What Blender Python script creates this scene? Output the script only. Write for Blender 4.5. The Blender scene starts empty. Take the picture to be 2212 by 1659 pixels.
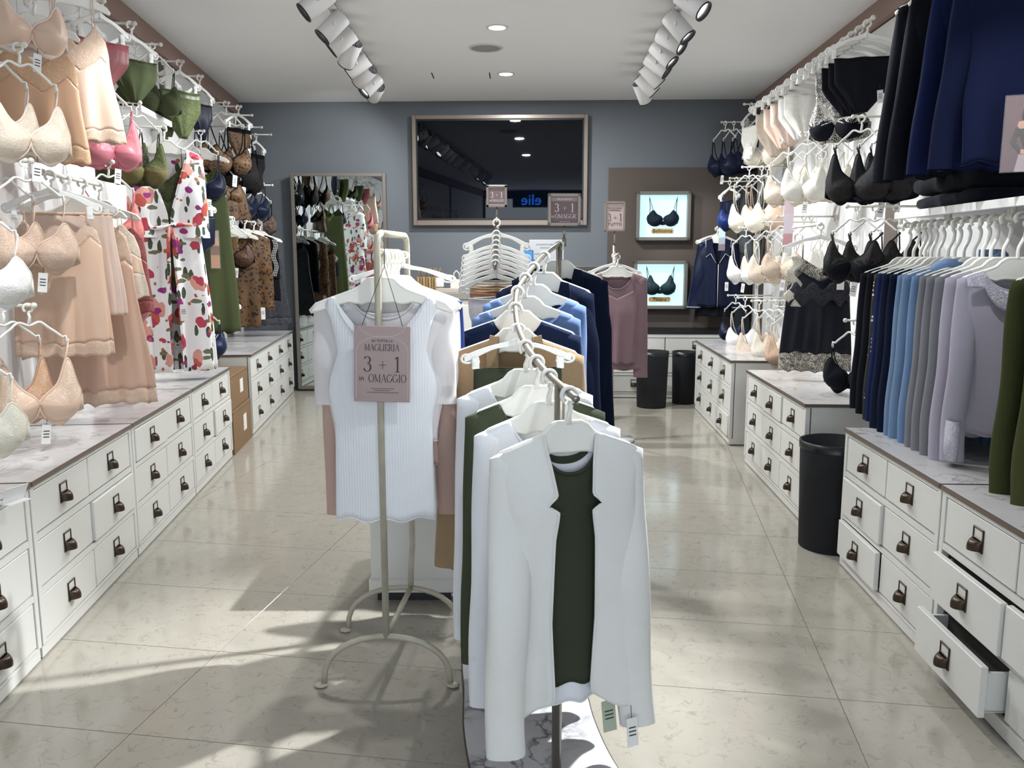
import bpy, bmesh, math, random
from mathutils import Vector, Matrix
random.seed(7)
SC = bpy.context.scene
COL = SC.collection
PI = math.pi
# ------------------------------------------------------------------ camera, world, exposure
FPX, CX, CY = 1800.0, 1106.0, 829.5
PITCH = math.atan(274.5 / FPX)
HCAM = 1.2
cam_data = bpy.data.cameras.new('camera')
cam_data.sensor_width = 36.0
cam_data.sensor_fit = 'HORIZONTAL'
cam_data.lens = FPX / 2212.0 * 36.0
cam_data.clip_start = 0.02
cam = bpy.data.objects.new('camera', cam_data)
cam.location = (0, 0, HCAM)
cam.rotation_euler = (PI / 2 - PITCH, 0, 0)
COL.objects.link(cam)
SC.camera = cam
world = bpy.data.worlds.new('daylight')
SC.world = world
world.use_nodes = True
world.node_tree.nodes['Background'].inputs[0].default_value = (0.80, 0.90, 1.0, 1)
world.node_tree.nodes['Background'].inputs[1].default_value = 2.6
SC.view_settings.view_transform = 'Standard'
SC.view_settings.look = 'None'
SC.view_settings.exposure = 0.42
SC.view_settings.gamma = 1.0
SC.view_settings.use_curve_mapping = False
SC.cycles.max_bounces = 6
SC.cycles.diffuse_bounces = 3
SC.cycles.glossy_bounces = 3
SC.cycles.transmission_bounces = 2
SC.cycles.transparent_max_bounces = 6
SC.cycles.caustics_reflective = False
SC.cycles.caustics_refractive = False
SPOT_W = 44.0        # watts of one track spotlight
KEY_W = 44.0         # watts of the two narrow beam spotlights aimed at the floor racks
DOWN_W = 38.0         # watts of one recessed downlight
# ------------------------------------------------------------------ helpers: mesh builder
class MB:
    def __init__(s):
        s.v = []; s.f = []; s.m = []; s.s = []
    def add(s, verts, faces, mi=0, smooth=True):
        o = len(s.v)
        s.v.extend([tuple(q) for q in verts])
        for f in faces:
            s.f.append([i + o for i in f]); s.m.append(mi); s.s.append(smooth)
        return s
    def box(s, x0, x1, y0, y1, z0, z1, mi=0):
        v = [(x0,y0,z0),(x1,y0,z0),(x1,y1,z0),(x0,y1,z0),(x0,y0,z1),(x1,y0,z1),(x1,y1,z1),(x0,y1,z1)]
        return s.add(v, [(0,3,2,1),(4,5,6,7),(0,1,5,4),(1,2,6,5),(2,3,7,6),(3,0,4,7)], mi, False)
    def rbox(s, x0, x1, y0, y1, z0, z1, b=0.003, seg=2, mi=0):
        bm = bmesh.new()
        bmesh.ops.create_cube(bm, size=1.0)
        for v in bm.verts:
            v.co = Vector((x0 + (v.co.x + .5) * (x1 - x0), y0 + (v.co.y + .5) * (y1 - y0), z0 + (v.co.z + .5) * (z1 - z0)))
        bmesh.ops.bevel(bm, geom=bm.edges[:], offset=b, segments=seg, profile=0.5, affect='EDGES')
        bm.verts.index_update()
        s.add([v.co for v in bm.verts], [[v.index for v in f.verts] for f in bm.faces], mi, seg > 2)
        bm.free()
        return s
    def tube(s, pts, r, n=8, mi=0, cap=True, flat=1.0, up=(0,0,1), closed=False, smooth=True):
        pts = [Vector(p) for p in pts]; k = len(pts)
        rs = r if isinstance(r, (list, tuple)) else [r] * k
        up = Vector(up); rings = []
        for i, p in enumerate(pts):
            if closed: t = pts[(i + 1) % k] - pts[(i - 1) % k]
            else: t = pts[min(i + 1, k - 1)] - pts[max(i - 1, 0)]
            t = t.normalized() if t.length > 1e-9 else Vector((0,0,1))
            if i == 0:
                a = up.cross(t)
                if a.length < 1e-3: a = Vector((1,0,0)).cross(t)
                if a.length < 1e-3: a = Vector((0,1,0)).cross(t)
                a.normalize()
            else:
                a = (a - t * a.dot(t))
                a = a.normalized() if a.length > 1e-6 else up.cross(t).normalized()
            b = t.cross(a)
            rings.append([p + a * (math.cos(2*PI*j/n) * rs[i] * flat) + b * (math.sin(2*PI*j/n) * rs[i]) for j in range(n)])
        v = [q for R in rings for q in R]; f = []
        for i in range(k if closed else k - 1):
            i2 = (i + 1) % k
            for j in range(n):
                j2 = (j + 1) % n
                f.append((i*n+j, i*n+j2, i2*n+j2, i2*n+j))
        if cap and not closed:
            f.append(tuple(range(n))[::-1]); f.append(tuple(range((k-1)*n, k*n)))
        return s.add(v, f, mi, smooth)
    def prism(s, poly, y0, y1, mi=0, smooth=False):
        n = len(poly)
        v = [(x, y0, z) for x, z in poly] + [(x, y1, z) for x, z in poly]
        f = [tuple(range(n)), tuple(range(2*n - 1, n - 1, -1))]
        s.add(v, f, mi, False)
        return s.add(v, [(i, i + n, (i+1) % n + n, (i+1) % n) for i in range(n)], mi, smooth)
    def grid(s, fn, nu, nv, closed=False, mi=0, smooth=True, mfn=None):
        """fn(i, j) -> point; i across 0..nu (nu columns if closed), j down 0..nv"""
        cols = nu if closed else nu + 1
        o = len(s.v)
        for j in range(nv + 1):
            for i in range(cols): s.v.append(tuple(fn(i, j)))
        for j in range(nv):
            for i in range(nu):
                i2 = (i + 1) % cols
                s.f.append([o + j*cols + i, o + (j+1)*cols + i, o + (j+1)*cols + i2, o + j*cols + i2])
                s.m.append(mfn(i, j) if mfn else mi); s.s.append(smooth)
        return s
    def lathe(s, prof, n=24, c=(0,0,0), mi=0, smooth=True, cap=True):
        k = len(prof)
        v = [(c[0] + r*math.cos(2*PI*j/n), c[1] + r*math.sin(2*PI*j/n), c[2] + z) for r, z in prof for j in range(n)]
        f = [(i*n+j, i*n+(j+1) % n, (i+1)*n+(j+1) % n, (i+1)*n+j) for i in range(k-1) for j in range(n)]
        if cap:
            f += [tuple(range(n))[::-1], tuple(range((k-1)*n, k*n))]
        return s.add(v, f, mi, smooth)
    def torus(s, c, R, r, axis='y', n=20, m=8, a0=0.0, a1=2*PI, mi=0):
        full = abs(a1 - a0 - 2*PI) < 1e-6
        pts = []
        for i in range(n if full else n + 1):
            a = a0 + (a1 - a0) * i / n
            if axis == 'y': pts.append((c[0] + R*math.cos(a), c[1], c[2] + R*math.sin(a)))
            elif axis == 'x': pts.append((c[0], c[1] + R*math.cos(a), c[2] + R*math.sin(a)))
            else: pts.append((c[0] + R*math.cos(a), c[1] + R*math.sin(a), c[2]))
        return s.tube(pts, r, m, mi, True, closed=full)
    def ball(s, c, r, n=10, mi=0, sx=1, sy=1, sz=1):
        v = []; f = []
        for i in range(n + 1):
            t = PI * i / n
            for j in range(2*n):
                a = PI * j / n
                v.append((c[0] + sx*r*math.sin(t)*math.cos(a), c[1] + sy*r*math.sin(t)*math.sin(a), c[2] + sz*r*math.cos(t)))
        for i in range(n):
            for j in range(2*n):
                j2 = (j + 1) % (2*n)
                f.append((i*2*n+j, (i+1)*2*n+j, (i+1)*2*n+j2, i*2*n+j2))
        return s.add(v, f, mi, True)
    def mesh(s, name, nm=None):
        me = bpy.data.meshes.new(name)
        me.from_pydata(s.v, [], s.f)
        nm = nm or (max(s.m) + 1 if s.m else 1)
        for _ in range(nm): me.materials.append(None)
        me.polygons.foreach_set('material_index', s.m)
        me.polygons.foreach_set('use_smooth', s.s)
        me.update()
        bm = bmesh.new(); bm.from_mesh(me)
        bmesh.ops.remove_doubles(bm, verts=bm.verts[:], dist=1e-6)
        bmesh.ops.recalc_face_normals(bm, faces=bm.faces[:])
        bm.to_mesh(me); bm.free()
        return me
def obj(name, me, mats, parent=None, loc=None, rot=None, scale=None, label=None, solid=0.0):
    """link a mesh as one object; materials sit on the object so that meshes are shared"""
    if isinstance(me, MB): me = me.mesh(name)
    o = bpy.data.objects.new(name, me)
    COL.objects.link(o)
    mats = mats if isinstance(mats, (list, tuple)) else [mats]
    for i, sl in enumerate(o.material_slots):
        sl.link = 'OBJECT'; sl.material = mats[min(i, len(mats) - 1)]
    if parent is not None: o.parent = parent
    if loc is not None: o.location = loc
    if rot is not None: o.rotation_euler = rot
    if scale is not None: o.scale = scale if isinstance(scale, (tuple, list)) else (scale,) * 3
    if label: o['label'] = label
    if solid:
        md = o.modifiers.new('cloth_thickness', 'SOLIDIFY'); md.thickness = solid; md.offset = 0
    return o
def tag(o, label, cat, group=None):
    o['label'] = label; o['category'] = cat
    if group: o['group'] = group
    return o
def thing(name, label, cat, loc=(0,0,0), rz=0.0, group=None):
    o = bpy.data.objects.new(name, None)
    o.empty_display_size = 0.05
    COL.objects.link(o)
    o.location = loc; o.rotation_euler = (0, 0, rz)
    return tag(o, label, cat, group)
def struct(name, me, mats, loc=None, rot=None):
    o = obj(name, me, mats, None, loc, rot); o['kind'] = 'structure'
    return o
CACHE = {}
def cached(key, fn):
    if key not in CACHE: CACHE[key] = fn()
    return CACHE[key]
def lerp(a, b, t): return a + (b - a) * t
def sst(a, b, x):
    t = min(1, max(0, (x - a) / (b - a))) if a != b else float(x > a)
    return t*t*(3 - 2*t)
def pw(tab, x):
    """piecewise linear table [(x, y), ...] in rising x"""
    if x <= tab[0][0]: return tab[0][1]
    for (a, b), (c, d) in zip(tab, tab[1:]):
        if x <= c: return lerp(b, d, (x - a) / (c - a))
    return tab[-1][1]
def catmull(P, n=8):
    P = [Vector(p) for p in P]; out = []
    Q = [P[0]*2 - P[1]] + P + [P[-1]*2 - P[-2]]
    for i in range(1, len(Q) - 2):
        for k in range(n):
            t = k / n; a, b, c, d = Q[i-1], Q[i], Q[i+1], Q[i+2]
            out.append(0.5*((2*b) + (c - a)*t + (2*a - 5*b + 4*c - d)*t*t + (3*b - a - 3*c + d)*t**3))
    out.append(P[-1])
    return out
# ------------------------------------------------------------------ survey: where a sighted point stands on a known vertical plane
_c, _s = math.cos(PITCH), math.sin(PITCH)
def sight(px, py):
    x = (px - CX) / FPX; u = (CY - py) / FPX
    return Vector((x, _c + u*_s, -_s + u*_c))
LK, RK = 0.1096, 0.0505
UL = Vector((-LK, 1, 0)).normalized(); NL = Vector((UL.y, -UL.x, 0))     # left wall: along it and into the room
UR = Vector((RK, 1, 0)).normalized();  NR = Vector((-UR.y, UR.x, 0))     # right wall
UB = Vector((1, -0.0374, 0)).normalized(); NB = Vector((UB.y, -UB.x, 0)) # back wall, along it to the right and into the room
PL, PR, PB = Vector((-1.60, 0, 0)), Vector((1.74, 0, 0)), Vector((0, 7.489, 0))
WALLS = {'L': (PL, UL, NL), 'R': (PR, UR, NR), 'B': (PB, UB, NB)}
def at(side, px, py, off=0.0):
    p0, u, n = WALLS[side]
    d = sight(px, py); o = Vector((0, 0, HCAM)); q = p0 + n*off
    t = (q - o).dot(n) / d.dot(n)
    return o + d*t
def at_y(px, py, y):
    d = sight(px, py); return Vector((0, 0, HCAM)) + d*(y / d.y)
def on(side, s, off, z):
    p0, u, n = WALLS[side]
    q = p0 + u*s + n*off; return Vector((q.x, q.y, z))
def facing(v): return math.atan2(v.y, v.x) + PI/2      # rotation that turns local -y towards v
RZ_L, RZ_R, RZ_B = facing(NL), facing(NR), facing(NB)
RZ_LC, RZ_RC = facing(-UL), facing(-UR)                # garments on a rail along the wall face down the aisle
# ------------------------------------------------------------------ materials
def srgb(c):
    if isinstance(c, str):
        c = [int(c[i:i+2], 16) / 255 for i in (0, 2, 4)]
    elif max(c) > 1: c = [x / 255 for x in c]
    return tuple((x/12.92 if x <= .04045 else ((x + .055)/1.055)**2.4) for x in c) + (1,)
MATS = {}
def mat(name, c='808080', rough=0.5, metal=0.0, spec=0.5, bump=0.0, bscale=200.0, var=0.0, vscale=6.0, sheen=0.0, emit=None, estr=0.0, trans=0.0, coat=0.0, aniso=None, alpha=None):
    if name in MATS: return MATS[name]
    m = bpy.data.materials.new(name); m.use_nodes = True
    nt = m.node_tree; b = nt.nodes['Principled BSDF']; N = nt.nodes.new; Lk = nt.links.new
    col = srgb(c)
    b.inputs['Base Color'].default_value = col
    b.inputs['Roughness'].default_value = rough
    b.inputs['Metallic'].default_value = metal
    b.inputs['Specular IOR Level'].default_value = spec
    if sheen: b.inputs['Sheen Weight'].default_value = sheen; b.inputs['Sheen Roughness'].default_value = 0.4
    if trans: b.inputs['Transmission Weight'].default_value = trans
    if coat: b.inputs['Coat Weight'].default_value = coat; b.inputs['Coat Roughness'].default_value = 0.05
    if alpha is not None: b.inputs['Alpha'].default_value = alpha
    if emit: b.inputs['Emission Color'].default_value = srgb(emit); b.inputs['Emission Strength'].default_value = estr
    if name != 'lightbox_glow': m.cycles.emission_sampling = 'NONE'      # the lamps carry their own light; the glowing glass need not be sampled
    if bump or var:
        tc = N('ShaderNodeTexCoord')
    if var:
        nz = N('ShaderNodeTexNoise'); nz.inputs['Scale'].default_value = vscale; nz.inputs['Detail'].default_value = 4
        Lk(tc.outputs['Object'], nz.inputs['Vector'])
        mx = N('ShaderNodeMix'); mx.data_type = 'RGBA'
        mx.inputs[6].default_value = tuple(x*(1 - var) for x in col[:3]) + (1,)
        mx.inputs[7].default_value = tuple(min(1, x*(1 + var)) for x in col[:3]) + (1,)
        Lk(nz.outputs[0], mx.inputs[0]); Lk(mx.outputs[2], b.inputs['Base Color'])
    if bump:
        nb = N('ShaderNodeTexNoise'); nb.inputs['Scale'].default_value = bscale; nb.inputs['Detail'].default_value = 2
        Lk(tc.outputs['Object'], nb.inputs['Vector'])
        bp = N('ShaderNodeBump'); bp.inputs['Strength'].default_value = bump; bp.inputs['Distance'].default_value = 0.002
        Lk(nb.outputs[0], bp.inputs['Height']); Lk(bp.outputs[0], b.inputs['Normal'])
    MATS[name] = m
    return m
def nodes(m):
    nt = m.node_tree; return nt, nt.nodes['Principled BSDF'], nt.nodes.new, nt.links.new
def ramp(nt, stops, interp='LINEAR'):
    r = nt.nodes.new('ShaderNodeValToRGB'); r.color_ramp.interpolation = interp
    e = r.color_ramp.elements
    while len(e) < len(stops): e.new(0.5)
    for x, (p, c) in zip(e, stops): x.position = p; x.color = c if len(c) == 4 else tuple(c) + (1,)
    return r
def fabric(c, rough=0.85, key='fabric', bump=0.25, bscale=450):
    dark = sum(srgb(c)[:3]) < 0.25
    return mat(f'{key}_{c}', c, rough, 0, 0.12 if dark else 0.25, bump, bscale, 0.06, 9, sheen=0.02 if dark else 0.2)
def satin(c): return mat(f'satin_{c}', c, 0.40, 0, 0.35 if sum(srgb(c)[:3]) > 0.25 else 0.2, 0.03, 60, 0.05, 8, sheen=0.05)
def lace(c, ground=None, hole=0.35):
    """openwork floral lace: threads of colour c over a see-through or coloured ground"""
    key = f'lace_{c}_{ground}'
    if key in MATS: return MATS[key]
    m = mat(key, c, 0.8, 0, 0.3); nt, b, N, Lk = nodes(m)
    tc = N('ShaderNodeTexCoord')
    v = N('ShaderNodeTexVoronoi'); v.inputs['Scale'].default_value = 150; v.feature = 'DISTANCE_TO_EDGE'
    nz = N('ShaderNodeTexNoise'); nz.inputs['Scale'].default_value = 45; nz.inputs['Detail'].default_value = 3
    Lk(tc.outputs['Object'], v.inputs['Vector']); Lk(tc.outputs['Object'], nz.inputs['Vector'])
    mth = N('ShaderNodeMath'); mth.operation = 'MULTIPLY_ADD'; mth.inputs[1].default_value = 2.6
    sub = N('ShaderNodeMath'); sub.operation = 'SUBTRACT'; sub.inputs[1].default_value = 0.62
    Lk(nz.outputs[0], sub.inputs[0])
    Lk(v.outputs['Distance'], mth.inputs[0]); Lk(sub.outputs[0], mth.inputs[2])
    r = ramp(nt, [(0.02, (1,1,1,1)), (0.34, (0,0,0,1))]); Lk(mth.outputs[0], r.inputs[0])
    if ground:
        mx = N('ShaderNodeMix'); mx.data_type = 'RGBA'
        g_, c_ = srgb(ground), srgb(c)
        mx.inputs[6].default_value = tuple(lerp(x, y, 0.35 if sum(c_[:3]) > sum(g_[:3])*0.6 and sum(g_[:3]) > 0.15 else 0.0) for x, y in zip(g_, c_)); mx.inputs[7].default_value = c_
        Lk(r.outputs[0], mx.inputs[0]); Lk(mx.outputs[2], b.inputs['Base Color'])
    else:
        ma = N('ShaderNodeMapRange'); ma.inputs[3].default_value = hole; ma.inputs[4].default_value = 1.0
        Lk(r.outputs[0], ma.inputs[0]); Lk(ma.outputs[0], b.inputs['Alpha'])
    bp = N('ShaderNodeBump'); bp.inputs['Strength'].default_value = 0.5; bp.inputs['Distance'].default_value = 0.003
    Lk(r.outputs[0], bp.inputs['Height']); Lk(bp.outputs[0], b.inputs['Normal'])
    return m
def marble(name, base, vein, scale, warp=2.0, rough=0.18, fine=0.5, cloud=0.82, wide=0.06):
    m = mat(name, base, rough); nt, b, N, Lk = nodes(m)
    tc = N('ShaderNodeTexCoord'); gi = N('ShaderNodeObjectInfo')
    add = N('ShaderNodeVectorMath'); add.operation = 'ADD'
    mul = N('ShaderNodeVectorMath'); mul.operation = 'SCALE'; mul.inputs['Scale'].default_value = 3.0
    Lk(gi.outputs['Location'], mul.inputs[0]); Lk(tc.outputs['Object'], add.inputs[0]); Lk(mul.outputs[0], add.inputs[1])
    n1 = N('ShaderNodeTexNoise'); n1.inputs['Scale'].default_value = scale; n1.inputs['Detail'].default_value = 7; n1.inputs['Distortion'].default_value = warp
    Lk(add.outputs[0], n1.inputs['Vector'])
    s = N('ShaderNodeMath'); s.operation = 'SUBTRACT'; s.inputs[1].default_value = 0.5
    a = N('ShaderNodeMath'); a.operation = 'ABSOLUTE'
    Lk(n1.outputs[0], s.inputs[0]); Lk(s.outputs[0], a.inputs[0])
    r = ramp(nt, [(0.0, srgb(vein)), (0.018, tuple(lerp(x, y, fine) for x, y in zip(srgb(vein), srgb(base)))), (wide, srgb(base))])
    Lk(a.outputs[0], r.inputs[0])
    n2 = N('ShaderNodeTexNoise'); n2.inputs['Scale'].default_value = scale*0.7; n2.inputs['Detail'].default_value = 3
    Lk(add.outputs[0], n2.inputs['Vector'])
    mx = N('ShaderNodeMix'); mx.data_type = 'RGBA'; mx.blend_type = 'MULTIPLY'
    r2 = ramp(nt, [(0.3, (cloud,cloud,cloud,1)), (0.65, (1,1,1,1))]); Lk(n2.outputs[0], r2.inputs[0])
    # veins fade in and out over the slab
    n3 = N('ShaderNodeTexNoise'); n3.inputs['Scale'].default_value = scale*1.3; n3.inputs['Detail'].default_value = 2
    Lk(add.outputs[0], n3.inputs['Vector'])
    r3 = ramp(nt, [(0.42, (0,0,0,1)), (0.62, (1,1,1,1))]); Lk(n3.outputs[0], r3.inputs[0])
    mv = N('ShaderNodeMix'); mv.data_type = 'RGBA'; mv.inputs[6].default_value = srgb(base)
    Lk(r3.outputs[0], mv.inputs[0]); Lk(r.outputs[0], mv.inputs[7])
    mx.inputs[0].default_value = 1.0
    Lk(mv.outputs[2], mx.inputs[6]); Lk(r2.outputs[0], mx.inputs[7]); Lk(mx.outputs[2], b.inputs['Base Color'])
    return m
M_TILE = marble('polished_limestone', 'aca69a', '958f83', 16.0, 0.9, 0.12, 0.7, 0.95, 0.022)
M_GROUT = mat('grout', '6f6a62', 0.9)
M_MARBLE = marble('white_marble', 'dedbda', 'a5a1a3', 6.0, 1.0, 0.22, 0.6, 0.86, 0.045)
M_BASEMARBLE = marble('veined_marble', 'dcdbdd', '77757c', 5.0, 1.4, 0.15, 0.5, 0.8, 0.05)
M_WHITE = mat('cabinet_paint', 'd9d8d3', 0.42, bump=0.03, bscale=60)
M_WALLW = mat('wall_panel_white', 'e6e6e5', 0.55)
M_CEIL = mat('ceiling_paint', 'efefef', 0.9, bump=0.02, bscale=40)
M_GREY = mat('blue_grey_wall_paint', '666b70', 0.85, bump=0.03, bscale=120)
M_TAUPE = mat('taupe_paint', '514842', 0.8, bump=0.03, bscale=120)
M_ROSE = mat('rose_taupe_trim', '9c8279', 0.7)
M_EDGE = mat('worktop_edge', '6b5d53', 0.4, 0.3)
M_BRONZE = mat('aged_bronze', '4d4238', 0.38, 0.85, var=0.35, vscale=40)
M_CARD = mat('label_card', 'd8d6d0', 0.6)
M_PLASTIC = mat('white_plastic', 'e9e7df', 0.38, spec=0.4)
M_PLASTIC2 = mat('pearl_plastic', 'efeee9', 0.3, spec=0.5)
M_PEG = mat('peg_enamel', 'dcd9cf', 0.35)
M_STEEL = mat('brushed_steel', '9b958b', 0.34, 0.9)
M_CREAMIRON = mat('cream_iron', 'b0ab9a', 0.5, 0.1, var=0.3, vscale=18, bump=0.3, bscale=60)
M_BLACK = mat('black_canvas', '15171d', 0.85, bump=0.3, bscale=500)
M_BLACKP = mat('black_plastic', '0c0c0e', 0.4)
M_STRING = mat('tag_string', '2b2927', 0.8)
M_TAG = mat('tag_card', 'e6e5e3', 0.6)
M_INK = mat('dark_ink', '3b3438', 0.7)
M_INKW = mat('white_ink', 'f2eeee', 0.7)
M_GLASSY = mat('clear_acrylic', 'ffffff', 0.05, 0, 0.5, alpha=0.08)
# ------------------------------------------------------------------ the room shell
ZC = 2.535
YF = -2.4
def lx(y): return -1.60 - LK*y
def rx(y): return 1.74 + RK*y
def by(x): return 7.489 - 0.0374*x
CORN = [Vector((lx(YF), YF)), Vector((rx(YF), YF)), Vector((2.114, by(2.114))), Vector((-2.441, by(-2.441)))]
def slab(name, z0, z1, m, grow=0.0):
    mb = MB(); c = [Vector((p.x + grow*(1 if p.x > 0 else -1), p.y + grow*(1 if p.y > 0 else -1))) for p in CORN]
    mb.add([(p.x, p.y, z0) for p in c] + [(p.x, p.y, z1) for p in c], [(3,2,1,0), (4,5,6,7), (0,1,5,4), (1,2,6,5), (2,3,7,6), (3,0,4,7)], 0, False)
    return struct(name, mb, m)
floor = slab('floor', -0.10, -0.0025, M_GROUT, 0.1)
ceiling = slab('ceiling', ZC, ZC + 0.1, M_CEIL, 0.1)
def clip(poly, a, b):
    e = b - a; out = []
    side = lambda p: e.x*(p.y - a.y) - e.y*(p.x - a.x)
    for p, q in zip(poly, poly[1:] + poly[:1]):
        sp, sq = side(p), side(q)
        if sp >= 0: out.append(p)
        if sp*sq < 0: out.append(p + (q - p)*(sp/(sp - sq)))
    return out
TA = math.radians(8.9); E1 = Vector((math.sin(TA), math.cos(TA))); E2 = Vector((math.cos(TA), -math.sin(TA)))
TO = Vector((0.897, 2.13)); TW, TL, GAP = 0.91, 0.455, 0.0022
tile_me = None
for i in range(-6, 6):
    for j in range(-12, 15):
        c = TO + E2*(i*TW + TW/2) + E1*(j*TL + TL/2)
        q = [c + E2*(sx*(TW - GAP)/2) + E1*(sy*(TL - GAP)/2) for sx, sy in ((-1,-1), (1,-1), (1,1), (-1,1))]
        n0 = [p for p in q]
        for a, b in zip(CORN, CORN[1:] + CORN[:1]):
            q = clip(q, a, b)
            if len(q) < 3: break
        if len(q) < 3: continue
        whole = len(q) == 4 and all((a - b).length < 1e-6 for a, b in zip(q, n0))
        if whole and tile_me is not None: me = tile_me
        else:
            mb = MB(); k = len(q); L = [((p - c).dot(E2), (p - c).dot(E1)) for p in q]; bv = 0.0003
            cx = sum(p[0] for p in L)/k; cy = sum(p[1] for p in L)/k
            ins = [(cx + (x - cx)*(1 - bv/0.22), cy + (y - cy)*(1 - bv/0.22)) for x, y in L]
            v = [(x, y, -0.012) for x, y in L] + [(x, y, -bv) for x, y in L] + [(x, y, 0) for x, y in ins]
            f = [tuple(range(2*k, 3*k))] + [(a*k + t, a*k + (t+1) % k, (a+1)*k + (t+1) % k, (a+1)*k + t) for a in (0, 1) for t in range(k)]
            mb.add(v, f, 0, False); me = mb.mesh('floor_tile')
            if whole: tile_me = me
        obj('floor_tile', me, M_TILE, floor, (c.x, c.y, 0), (0, 0, -TA))
def wall(name, a, b, m, z0=0.0, z1=ZC, th=0.1):
    """wall slab from a to b with its thickness on the left-hand side of a->b"""
    d = (b - a).normalized(); n = Vector((-d.y, d.x))*th; mb = MB()
    q = [a, b, b + n, a + n]
    mb.add([(p.x, p.y, z0) for p in q] + [(p.x, p.y, z1) for p in q], [(0,3,2,1), (4,5,6,7), (0,1,5,4), (1,2,6,5), (2,3,7,6), (3,0,4,7)], 0, False)
    return struct(name, mb, m)
wall_left = wall('wall_left', CORN[0], CORN[3], M_TAUPE)
wall_right = wall('wall_right', CORN[2], CORN[1], M_TAUPE)
wall_back = wall('wall_back', CORN[3], CORN[2], M_GREY)
# white wall panels with open seams; some bays are left in the taupe of the wall
def panels(parent, side, rows):
    rz = RZ_L if side == 'L' else RZ_R
    for s0, s1, tone in rows:
        w = s1 - s0 - 0.006
        me = cached(('panel', round(w, 3)), lambda: MB().rbox(-w/2, w/2, -0.016, 0, 0.0, ZC - 0.125, 0.002, 1).mesh('wall_panel'))
        obj('wall_panel', me, tone, parent, on(side, (s0 + s1)/2, 0.0, 0.001), (0, 0, rz))
def bays(s0, s1, widths, tones):
    out = []; i = 0
    while s0 < s1 - 0.02:
        w = min(widths[i % len(widths)], s1 - s0); out.append((s0, s0 + w, tones[i % len(tones)])); s0 += w; i += 1
    return out
panels(wall_left, 'L', bays(-2.3, 7.5, [0.62, 0.62, 0.62, 0.62, 0.12], [M_WALLW, M_WALLW, M_WALLW, M_WALLW, M_TAUPE]))
panels(wall_right, 'R', bays(-2.3, 7.3, [0.62, 0.62, 0.18, 0.62, 0.62], [M_WALLW, M_WALLW, M_TAUPE, M_WALLW, M_WALLW]))
def strip(name, side, s0, s1, off, z0, z1, m):
    a = on(side, s0, 0, 0)
    mb = MB().box(0, s1 - s0, -off, 0, z0, z1) if side != 'R' else MB().box(-(s1 - s0), 0, -off, 0, z0, z1)
    rz = {'L': RZ_L, 'R': RZ_R, 'B': RZ_B}[side]
    return struct(name, mb, m, a, (0, 0, rz))
strip('trim_1', 'L', -2.3, 7.55, 0.05, ZC - 0.115, ZC, M_ROSE)
strip('trim_2', 'R', -2.3, 7.35, 0.05, ZC - 0.115, ZC, M_ROSE)
strip('baseboard_back', 'B', -1.93, 1.3, 0.015, 0.0, 0.09, M_WHITE)
# shop front behind the camera: side walls, lintel and a glazed opening
wall_front_c = wall('wall_front_lintel', Vector((-1.337, YF)), Vector((1.62, YF)), M_TAUPE, 2.42, ZC, -0.1)
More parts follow.
